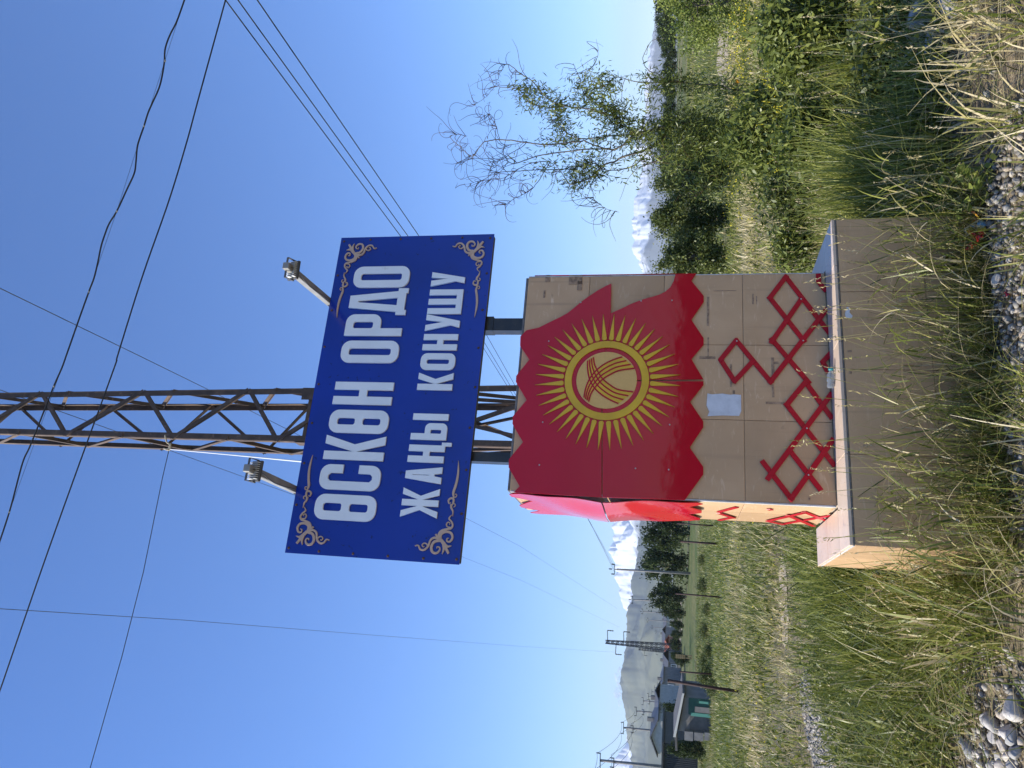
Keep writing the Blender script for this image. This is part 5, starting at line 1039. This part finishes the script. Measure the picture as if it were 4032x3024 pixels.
# leafy suckers round the foot
c = [pt(2560, 540, 12.0), pt(2640, 500, 11.9), pt(2700, 560, 12.0), pt(2760, 500, 11.9), pt(2640, 590, 12.1), pt(2480, 500, 12.0), pt(2880, 480, 11.8), pt(2960, 520, 11.5), pt(2900, 600, 11.9), pt(2820, 640, 12.1), pt(2980, 430, 11.3)]
S = np.concatenate([q + rng.normal(size=(430, 3)) * np.array([.26, .25, .26]) for q in c]); S[:, 2] = np.maximum(S[:, 2], H(S[:, 0], S[:, 1]) + .05)
V2, Q2, T2 = leaves(rng, S, rng.uniform(.06, .12, len(S)), rng.uniform(.014, .024, len(S)), np.tile([.1, 0, -.2], (len(S), 1)).astype(float), rng.beta(2, 2.2, len(S)))
V, Q, T = joinq([(V, Q, T), (V2, Q2, T2)]); new_obj('crown', np_mesh('crown', V, Q, T), M['leafwillow'], wr)

# ---- single weeds
rng = np.random.default_rng(31)
def leafplant(name, c, n, h, spread, L, W, label, group, tn=(.4, .9)):
    r = wempty(name, c); tag(r, label, 'weed', group); st = MB(); P = []
    A = []
    for k in range(5):
        az = rng.uniform(0, 6.28); e = c + np.array([math.cos(az) * spread, math.sin(az) * spread, h * rng.uniform(.7, 1.1)]); m_ = (c + e) / 2 + np.array([0, 0, h * .15]); line = smoothline([c, m_, e], 7); st.tube(line, np.linspace(.004, .002, 7), 5)
        for q in range(n // 5): t = line[rng.integers(2, 7)]; P.append(t + rng.normal(size=3) * .025); A.append([math.cos(az + rng.normal()), math.sin(az + rng.normal()), .2])
    st.build('stem', M['leafw_stem'], r); V, Q, T = leaves(rng, np.array(P), L, W, np.array(A), rng.uniform(*tn, len(P))); new_obj('leaves', np_mesh('leaves', V, Q, T), M['leaflight'], r)
M['leafw_stem'] = mat('green_stem', (.10, .14, .04), (.14, .12, .05), 20, .6)
for (px, py), n, h, s, lb in (((3900, 760), 40, .16, .12, 'bright green broad-leaved weed beside the gravel at the plinth corner'), ((3940, 690), 34, .12, .10, 'small broad-leaved weed right of the crumpled wrapper'), ((3800, 780), 30, .24, .10, 'broad-leaved weed against the right end of the plinth')):
    c = ground_at(px, py); leafplant('leafy_weed', c, n, h, s, .052, .034, lb, 'broad-leaved weeds by the plinth')
def clover(c, h, label):
    r = wempty('yellow_clover', c); tag(r, label, 'flower', 'yellow clover plants right of the stele'); st = MB(); P = []; Fp = []
    for k in range(6):
        az = rng.uniform(0, 6.28); e = c + np.array([math.cos(az) * .16, math.sin(az) * .16, h * rng.uniform(.7, 1.05)]); line = smoothline([c, (c + e) / 2 + rng.normal(size=3) * .03, e], 9); st.tube(line, np.linspace(.004, .0015, 9), 5)
        for q in range(16): P.append(line[rng.integers(1, 8)] + rng.normal(size=3) * .03)
        for q in range(14): Fp.append(line[-1] + np.array([math.cos(az), math.sin(az), 1.2]) * .005 * q + rng.normal(size=3) * .003)
    st.build('stem', M['leafw_stem'], r); V, Q, T = leaves(rng, np.array(P), .03, .012, None, rng.uniform(0, .6, len(P))); new_obj('leaves', np_mesh('leaves', V, Q, T), M['leafwillow'], r)
    V, Q, T = leaves(rng, np.array(Fp), .013, .010); new_obj('blossom', np_mesh('blossom', V, Q, T), M['flower'], r)
for k, (px, py) in enumerate(((3230, 330), (3260, 470), (3220, 560), (3300, 250), (3240, 160), (3290, 610), (3200, 420), (3340, 400), (3230, 60))):
    clover(ground_at(px, py), random.uniform(.45, .7), 'yellow spiked clover plant in the tangled weeds at the right')
M['orange'] = mat('orange_petal', (.75, .36, .01), (.7, .28, .01), 60, .6)
for k, (hx, hy) in enumerate(((3060, 155), (3090, 265), (3143, 430), (3225, 725), (3262, 728), (2905, 320))):
    D = 6.5 if hx > 3200 else 8.5; hd = pt(hx, hy, D); c = np.array([hd[0] + .03, hd[1], float(H(hd[0], hd[1]))]); r = wempty('marigold', c)
    tag(r, 'orange-yellow single flower head above the weeds, %s' % ('nearest the right edge', 'second from the right edge', 'right of the willow foot', 'upper of the pair near the plinth', 'lower of the pair near the plinth', 'highest, before the far field')[k], 'flower', 'orange flower heads in the weeds')
    MB().tube([c, (c + hd) / 2 + np.array([.01, 0, 0]), hd], .003, 5).build('stem', M['leafw_stem'], r); mb = MB()
    for q in range(10): a = q * .628; mb.prism([(0, -.004), (.018, -.006), (.022, 0), (.018, .006), (0, .004)], -.0006, .0006, lambda x, y, z, a=a: hd + np.array([math.cos(a) * x - math.sin(a) * y, -.3 * x * math.sin(a), math.sin(a) * x + math.cos(a) * y + z]))
    mb.lathe([(.007, -.003), (.006, .003)], hd, 8, ((1, 0, 0), (0, 0, 1), (0, -1, 0))); mb.build('flower_head', M['orange'], r)

# ================================================================ STONES
import bmesh
def ico(sub, seed, jit):
    bm = bmesh.new(); bmesh.ops.create_icosphere(bm, subdivisions=sub, radius=1); g = np.random.default_rng(seed); V = np.array([v.co for v in bm.verts]); Fc = np.array([[v.index for v in f.verts] for f in bm.faces]); bm.free()
    for _ in range(5):
        a = g.normal(size=3); a /= np.linalg.norm(a); V = V * (1 + jit * np.tanh(2 * (V @ a)))[:, None] 
    for _ in range(5):
        a = g.normal(size=3); a /= np.linalg.norm(a); d = V @ a; lim = g.uniform(.45, .8); V = V - np.outer(np.maximum(d - lim, 0) * .92, a)
    return V, Fc
TPL = [ico(3, s, .07) for s in range(6)]; TPS = [ico(1, s + 20, .12) for s in range(8)]
def stones_mesh(name, rng, P, R_, tpl):
    Vs, Fs, Ts = [], [], []; o = 0
    kind = rng.integers(0, len(tpl), len(P)); tn = rng.uniform(0, 1, len(P))
    for k in range(len(tpl)):
        ii = np.where(kind == k)[0]; V, Fc = tpl[k]; n = len(ii)
        if not n: continue
        q = rng.normal(size=(n, 4)); q /= np.linalg.norm(q, axis=1)[:, None]; w, x, y, z = q.T
        Rm = np.stack([1 - 2 * (y * y + z * z), 2 * (x * y - z * w), 2 * (x * z + y * w), 2 * (x * y + z * w), 1 - 2 * (x * x + z * z), 2 * (y * z - x * w), 2 * (x * z - y * w), 2 * (y * z + x * w), 1 - 2 * (x * x + y * y)], 1).reshape(n, 3, 3)
        S = rng.uniform(.65, 1.15, (n, 1, 3)); X = (V[None] * S) @ Rm.transpose(0, 2, 1) * R_[ii][:, None, None] + P[ii][:, None]
        Vs.append(X.reshape(-1, 3)); Fs.append((Fc[None] + (np.arange(n) * len(V))[:, None, None] + o).reshape(-1, 3)); Ts.append(np.repeat(tn[ii], len(V))); o += n * len(V)
    return np_mesh(name, np.concatenate(Vs), np.concatenate(Fs), np.concatenate(Ts), True)
M['pebble'] = leafmat('grey_pebbles', [(0, (.10, .09, .08)), (.5, (.27, .245, .21)), (.8, (.46, .42, .36)), (1, (.40, .32, .24))], 0.0, .85, .12)
rng = np.random.default_rng(41)
x = rng.uniform(-1.0, 2.3, 9000); y = rng.uniform(3.3, 4.9, 9000); i, j = inlocal(x, y); m = (j < PF - .14 + .04 * np.sin(i * 11)) & (j > -1.0) & (i > -.35) & (i < 1.75) & keep(x, y); m &= (rng.uniform(0, 1, len(x)) < np.where((i < .3), .2, .8)); x, y = x[m], y[m]
rs = .007 + .016 * rng.uniform(0, 1, len(x)) ** 1.6; tag(new_obj('gravel', stones_mesh('gravel', rng, np.stack([x, y, H(x, y) + rs * rng.uniform(.1, .9, len(x))], 1), rs, TPS), M['pebble']), 'grey gravel in front of the plinth', 'gravel', None, 'stuff')
n = 8500; a = rng.uniform(0, 6.28, n); q = np.sqrt(rng.uniform(0, 1.15, n)); x = GC[0] + np.cos(a) * q * GRX; y = GC[1] + np.sin(a) * q * GRY; rs = rng.uniform(.012, .034, n)
x2 = rng.uniform(-.2, 3.6, 900); y2 = rng.uniform(3.5, 6, 900); m = keep(x2, y2) & (vnoise(x2, y2, 2.5, 11) > .5); x2, y2 = x2[m], y2[m]; x = np.append(x, x2); y = np.append(y, y2); rs = np.append(rs, rng.uniform(.008, .03, len(x2))); x2 = rng.uniform(-2.9, -1.15, 2600); y2 = rng.uniform(3.3, 4.6, 2600); x = np.append(x, x2); y = np.append(y, y2); rs = np.append(rs, .005 + .02 * rng.uniform(0, 1, 2600) ** 2.5)
tag(new_obj('gravel', stones_mesh('gravel_left', rng, np.stack([x, y, H(x, y) + rs * .3], 1), rs, TPS), M['pebble']), 'pale gravel patch in the grass at the left edge and loose pebbles', 'gravel', None, 'stuff')
R7 = lambda X, Y: (3000 + X / 1.62, 2000 + Y / 1.62)
M['cobble'] = [mat('cobble_%d' % k, c, tuple(q * .8 for q in c), 25, .9, spec=.15, bump=.15, c3=tuple(min(1, q * 1.25) for q in c), c3scale=90) for k, c in enumerate(((.58, .53, .47), (.48, .445, .40), (.64, .56, .47), (.38, .365, .345)))]
CB = [(1650, 1290, 72), (1510, 1382, 58), (1578, 1325, 30), (1340, 1540, 48), (1602, 1430, 50), (1500, 1462, 36), (1562, 1520, 42), (1645, 1475, 52), (1455, 1340, 36), (1530, 1590, 32), (1600, 1602, 38), (1440, 1450, 26), (1410, 1632, 28), (1290, 1480, 24), (1212, 1440, 22), (1625, 1655, 44), (1560, 1440, 26), (1480, 1640, 30), (1400, 1575, 24), (1655, 1560, 46), (1430, 1520, 22), (1380, 1440, 20), (1540, 1655, 34), (1460, 1570, 22)]
for k, (X, Y, rr_) in enumerate(CB):
    c = ground_at(*R7(X, Y)); R_ = rr_ / 1.62 / 3000 * np.linalg.norm(c - CAM) * .95; V, Fc = TPL[k % 6]; me = np_mesh('cobble', V * np.array([1.05, .95, .8]) * R_, Fc, None, True); o = new_obj('cobble', me, M['cobble'][k % 4]); o.location = c + np.array([0, 0, R_ * .45]); o.rotation_euler = (random.uniform(-.3, .3), random.uniform(-.3, .3), random.uniform(0, 6))
    tag(o, ('biggest pale round cobble of the pile at the lower left' if k == 0 else 'lone pale cobble right above the others in the pile' if k == 3 else 'grey rounded cobble in the pile at the lower left corner'), 'stone', 'cobbles at the lower left')
for k, ((X, Y), rr_, lb) in enumerate((((1425, 335), 26, 'pale rubble stone beside the gravel under the right half of the plinth'), ((1425, 955), 36, 'largest white rubble stone at the foot of the plinth'), ((1480, 1385), 24, 'grey rubble stone in the grass below the left plinth corner'), ((1500, 1200), 18, 'small rubble stone at the plinth foot between two larger ones'))):
    c = ground_at(*R3(X, Y)); R_ = rr_ / 1.1057 / 3000 * np.linalg.norm(c - CAM); V, Fc = TPL[(k + 2) % 6]; o = new_obj('rubble_stone', np_mesh('rubble_stone', V * np.array([1.1, .9, .75]) * R_, Fc, None, True), M['cobble'][2 if k < 2 else 0]); o.location = c + np.array([0, 0, R_ * .3]); tag(o, lb, 'stone', 'rubble stones at the plinth foot')
M['chunk'] = mat('broken_concrete', (.42, .40, .37), (.32, .30, .27), 12, .9, bump=.5)
for k, (px, py, s, lb) in enumerate(((3515, 285, .16, 'pale broken concrete chunk in the weeds at the right'), (3640, 60, .13, 'grey concrete chunk at the right edge among dry barley'), (3690, 190, .12, 'flat grey concrete chunk under the dry barley'), (3770, 30, .10, 'small concrete chunk in the right corner ground'))):
    c = ground_at(px, py); V, Fc = TPL[(k + 1) % 6]; V = np.sign(V) * np.abs(V) ** .7; o = new_obj('concrete_chunk', np_mesh('concrete_chunk', V * np.array([1.3, .8, .5]) * s, Fc), M['chunk']); o.location = c + np.array([0, 0, s * .2]); o.rotation_euler = (.1 * k, .15, k * 1.3); tag(o, lb, 'rubble', 'concrete chunks in the weeds')

# bare sandy strips in the meadow
M['sand'] = mat('pale_sand', (.46, .37, .27), (.38, .30, .21), 3, .95, bump=.4)
def patch(name, pxs):
    a_k = len(pxs) * 1.7; P = [ground_at(*q) for q in pxs]; P = [P[q] + (P[(q + 1) % len(P)] - P[q]) * f for q in range(len(P)) for f in (0, .33, .66)]; c = np.mean(P, 0); n = 14; Vs = []; 
    for t in np.linspace(0, 1, n):
        for q in range(len(P)):
            p = c + (P[q] - c) * t * (1 + .16 * math.sin(q * 5.1 + a_k)); Vs.append((p[0], p[1], float(H(p[0], p[1])) + .012))
    m_ = len(P); Qs = [(a * m_ + q, a * m_ + (q + 1) % m_, (a + 1) * m_ + (q + 1) % m_, (a + 1) * m_ + q) for a in range(n - 1) for q in range(m_)]
    tag(new_obj(name, np_mesh(name, np.array(Vs), np.array(Qs), None, True), M['sand']), None, None, None, 'structure')
patch('sandy_path', [(3075, 2205), (3072, 2280), (3074, 2360), (3078, 2440), (3085, 2520), (3110, 2530), (3108, 2440), (3104, 2360), (3100, 2280), (3098, 2205)])
patch('sandy_path', [(2828, 120), (2826, 200), (2828, 290), (2840, 350), (2862, 340), (2868, 250), (2872, 170), (2866, 120)])
patch('sandy_path', [(2668, 2375), (2667, 2420), (2667, 2480), (2670, 2540), (2683, 2545), (2684, 2480), (2684, 2420), (2682, 2380)])

# ================================================================ SMALL THINGS
M['pet'] = mat('clear_plastic', (.75, .8, .82), None, rough=.08); M['pet'].node_tree.nodes['Principled BSDF'].inputs['Transmission Weight'].default_value = .85; M['pet'].node_tree.nodes['Principled BSDF'].inputs['IOR'].default_value = 1.3
M['teal'] = mat('teal_cap', (.01, .20, .22), None, rough=.35)
bp = face(*R3(690, 722), -.12); bc = loc(bp[0], -.13, ZL + .021); r = wempty('plastic_bottle', bc); tag(r, 'clear crumpled plastic bottle with teal cap lying on the plinth ledge', 'bottle')
ax3 = (np.array([0, 0, 1.]), EY * .95 + EX * .31, -EX * .95 + EY * .31); MB().lathe([(.010, .012), (.011, .02), (.020, .036), (.019, .05), (.021, .062), (.016, .075), (.02, .088), (.018, .1), (.012, .105)], bc, 14, ax3).build('body', M['pet'], r); MB().lathe([(.0135, -.004), (.0138, .011)], bc, 14, ax3).build('cap', M['teal'], r)
def wrapper(c, s, label, seed, cols):
    g = np.random.default_rng(seed); n = 14; u, v = np.meshgrid(np.linspace(-1, 1, n), np.linspace(-.6, .6, n)); z = .35 * np.abs(wave(u, v, 5, 6, seed)) + .22 * wave(u, v, 9, 6, seed + 3); P = np.stack([u + .12 * wave(u, v, 6, 5, 2), v + .3 * wave(u, v, 4, 5, 8), z], -1).reshape(-1, 3) * s
    gi = np.arange(n * n).reshape(n, n); Qd = np.stack([gi[:-1, :-1], gi[:-1, 1:], gi[1:, 1:], gi[1:, :-1]], -1).reshape(-1, 4); T = np.clip((u + 1) / 2 + .15 * wave(u, v, 3, 5, 4), 0, 1).ravel()
    m_ = leafmat('wrapper_foil_%d' % seed, cols, 0, .25, .6); o = new_obj('wrapper', np_mesh('wrapper', P, Qd, T), m_); o.location = c; o.rotation_euler = (.5, .2, .5); return tag(o, label, 'wrapper', 'litter on the gravel')
wrapper(ground_at(3895, 905) + np.array([0, 0, .05]), .085, 'crumpled red, yellow and blue snack wrapper at the plinth foot', 3, [(0, (.45, .02, .02)), (.3, (.4, .03, .02)), (.45, (.55, .4, .03)), (.6, (.08, .3, .5)), (.75, (.6, .42, .04)), (1, (.5, .02, .02))])
wrapper(ground_at(3990, 1150) + np.array([0, 0, .015]), .022, 'tiny red wrapper scrap on the gravel', 5, [(0, (.4, .01, .03)), (1, (.5, .02, .04))])
M['redcloth'] = mat('red_plastic', (.5, .03, .03), None, rough=.5)
c = ground_at(2712, 2968); V, Fc = TPL[2]; o = new_obj('red_container', np_mesh('red_container', V * np.array([.5, .3, .35]), Fc, None, True), M['redcloth']); o.location = c + np.array([0, 0, .25]); tag(o, 'red plastic container in the grass before the black shed', 'container')

# ================================================================ AIR AND CLOUD
hz, nt, N, L, B = _nodes('pale_haze'); N.remove(B); pv = N.new('ShaderNodeVolumePrincipled'); pv.inputs['Color'].default_value = (.80, .88, 1, 1); pv.inputs['Density'].default_value = 0.9e-4; pv.inputs['Anisotropy'].default_value = 0.0
L.new(pv.outputs[0], N['Material Output'].inputs['Volume'])
tag(MB().box((0, 3500, 440), (34000, 19000, 960)).build('haze', hz), 'thin pale air between the meadow and the mountains', 'haze', None, 'stuff')
cl, nt, N, L, B = _nodes('cloud_vapour'); B.inputs['Base Color'].default_value = (.95, .95, .95, 1); B.inputs['Roughness'].default_value = 1; B.inputs['Specular IOR Level'].default_value = 0
g = N.new('ShaderNodeNewGeometry'); nz = N.new('ShaderNodeTexNoise'); nz.inputs['Scale'].default_value = .012; nz.inputs['Detail'].default_value = 6; L.new(g.outputs['Position'], nz.inputs['Vector']); mr = N.new('ShaderNodeMapRange'); mr.inputs[1].default_value = .42; mr.inputs[2].default_value = .72; mr.inputs[4].default_value = .55; L.new(nz.outputs[0], mr.inputs[0]); L.new(mr.outputs[0], B.inputs['Alpha'])
rng = np.random.default_rng(5); P = []; R_ = []
for px, py, r in ((2440, 2770, 40), (2434, 2745, 62), (2432, 2725, 70), (2438, 2700, 55), (2436, 2680, 62), (2434, 2665, 70), (2442, 2640, 48), (2444, 2715, 60), (2446, 2690, 55), (2450, 2655, 45)): P.append(pt(px, py, 15500)); R_.append(r * 1.2)
Vs, Fs = [], []
for k, (p, r) in enumerate(zip(P, R_)): V, Fc = TPL[k % 6]; Vs.append(V * r * np.array([1.5, 1, 1]) + p); Fs.append(Fc + k * len(V))
tag(new_obj('cloud', np_mesh('cloud', np.concatenate(Vs), np.concatenate(Fs), None, True), cl), 'small white cloud hanging over the green hill top', 'cloud')
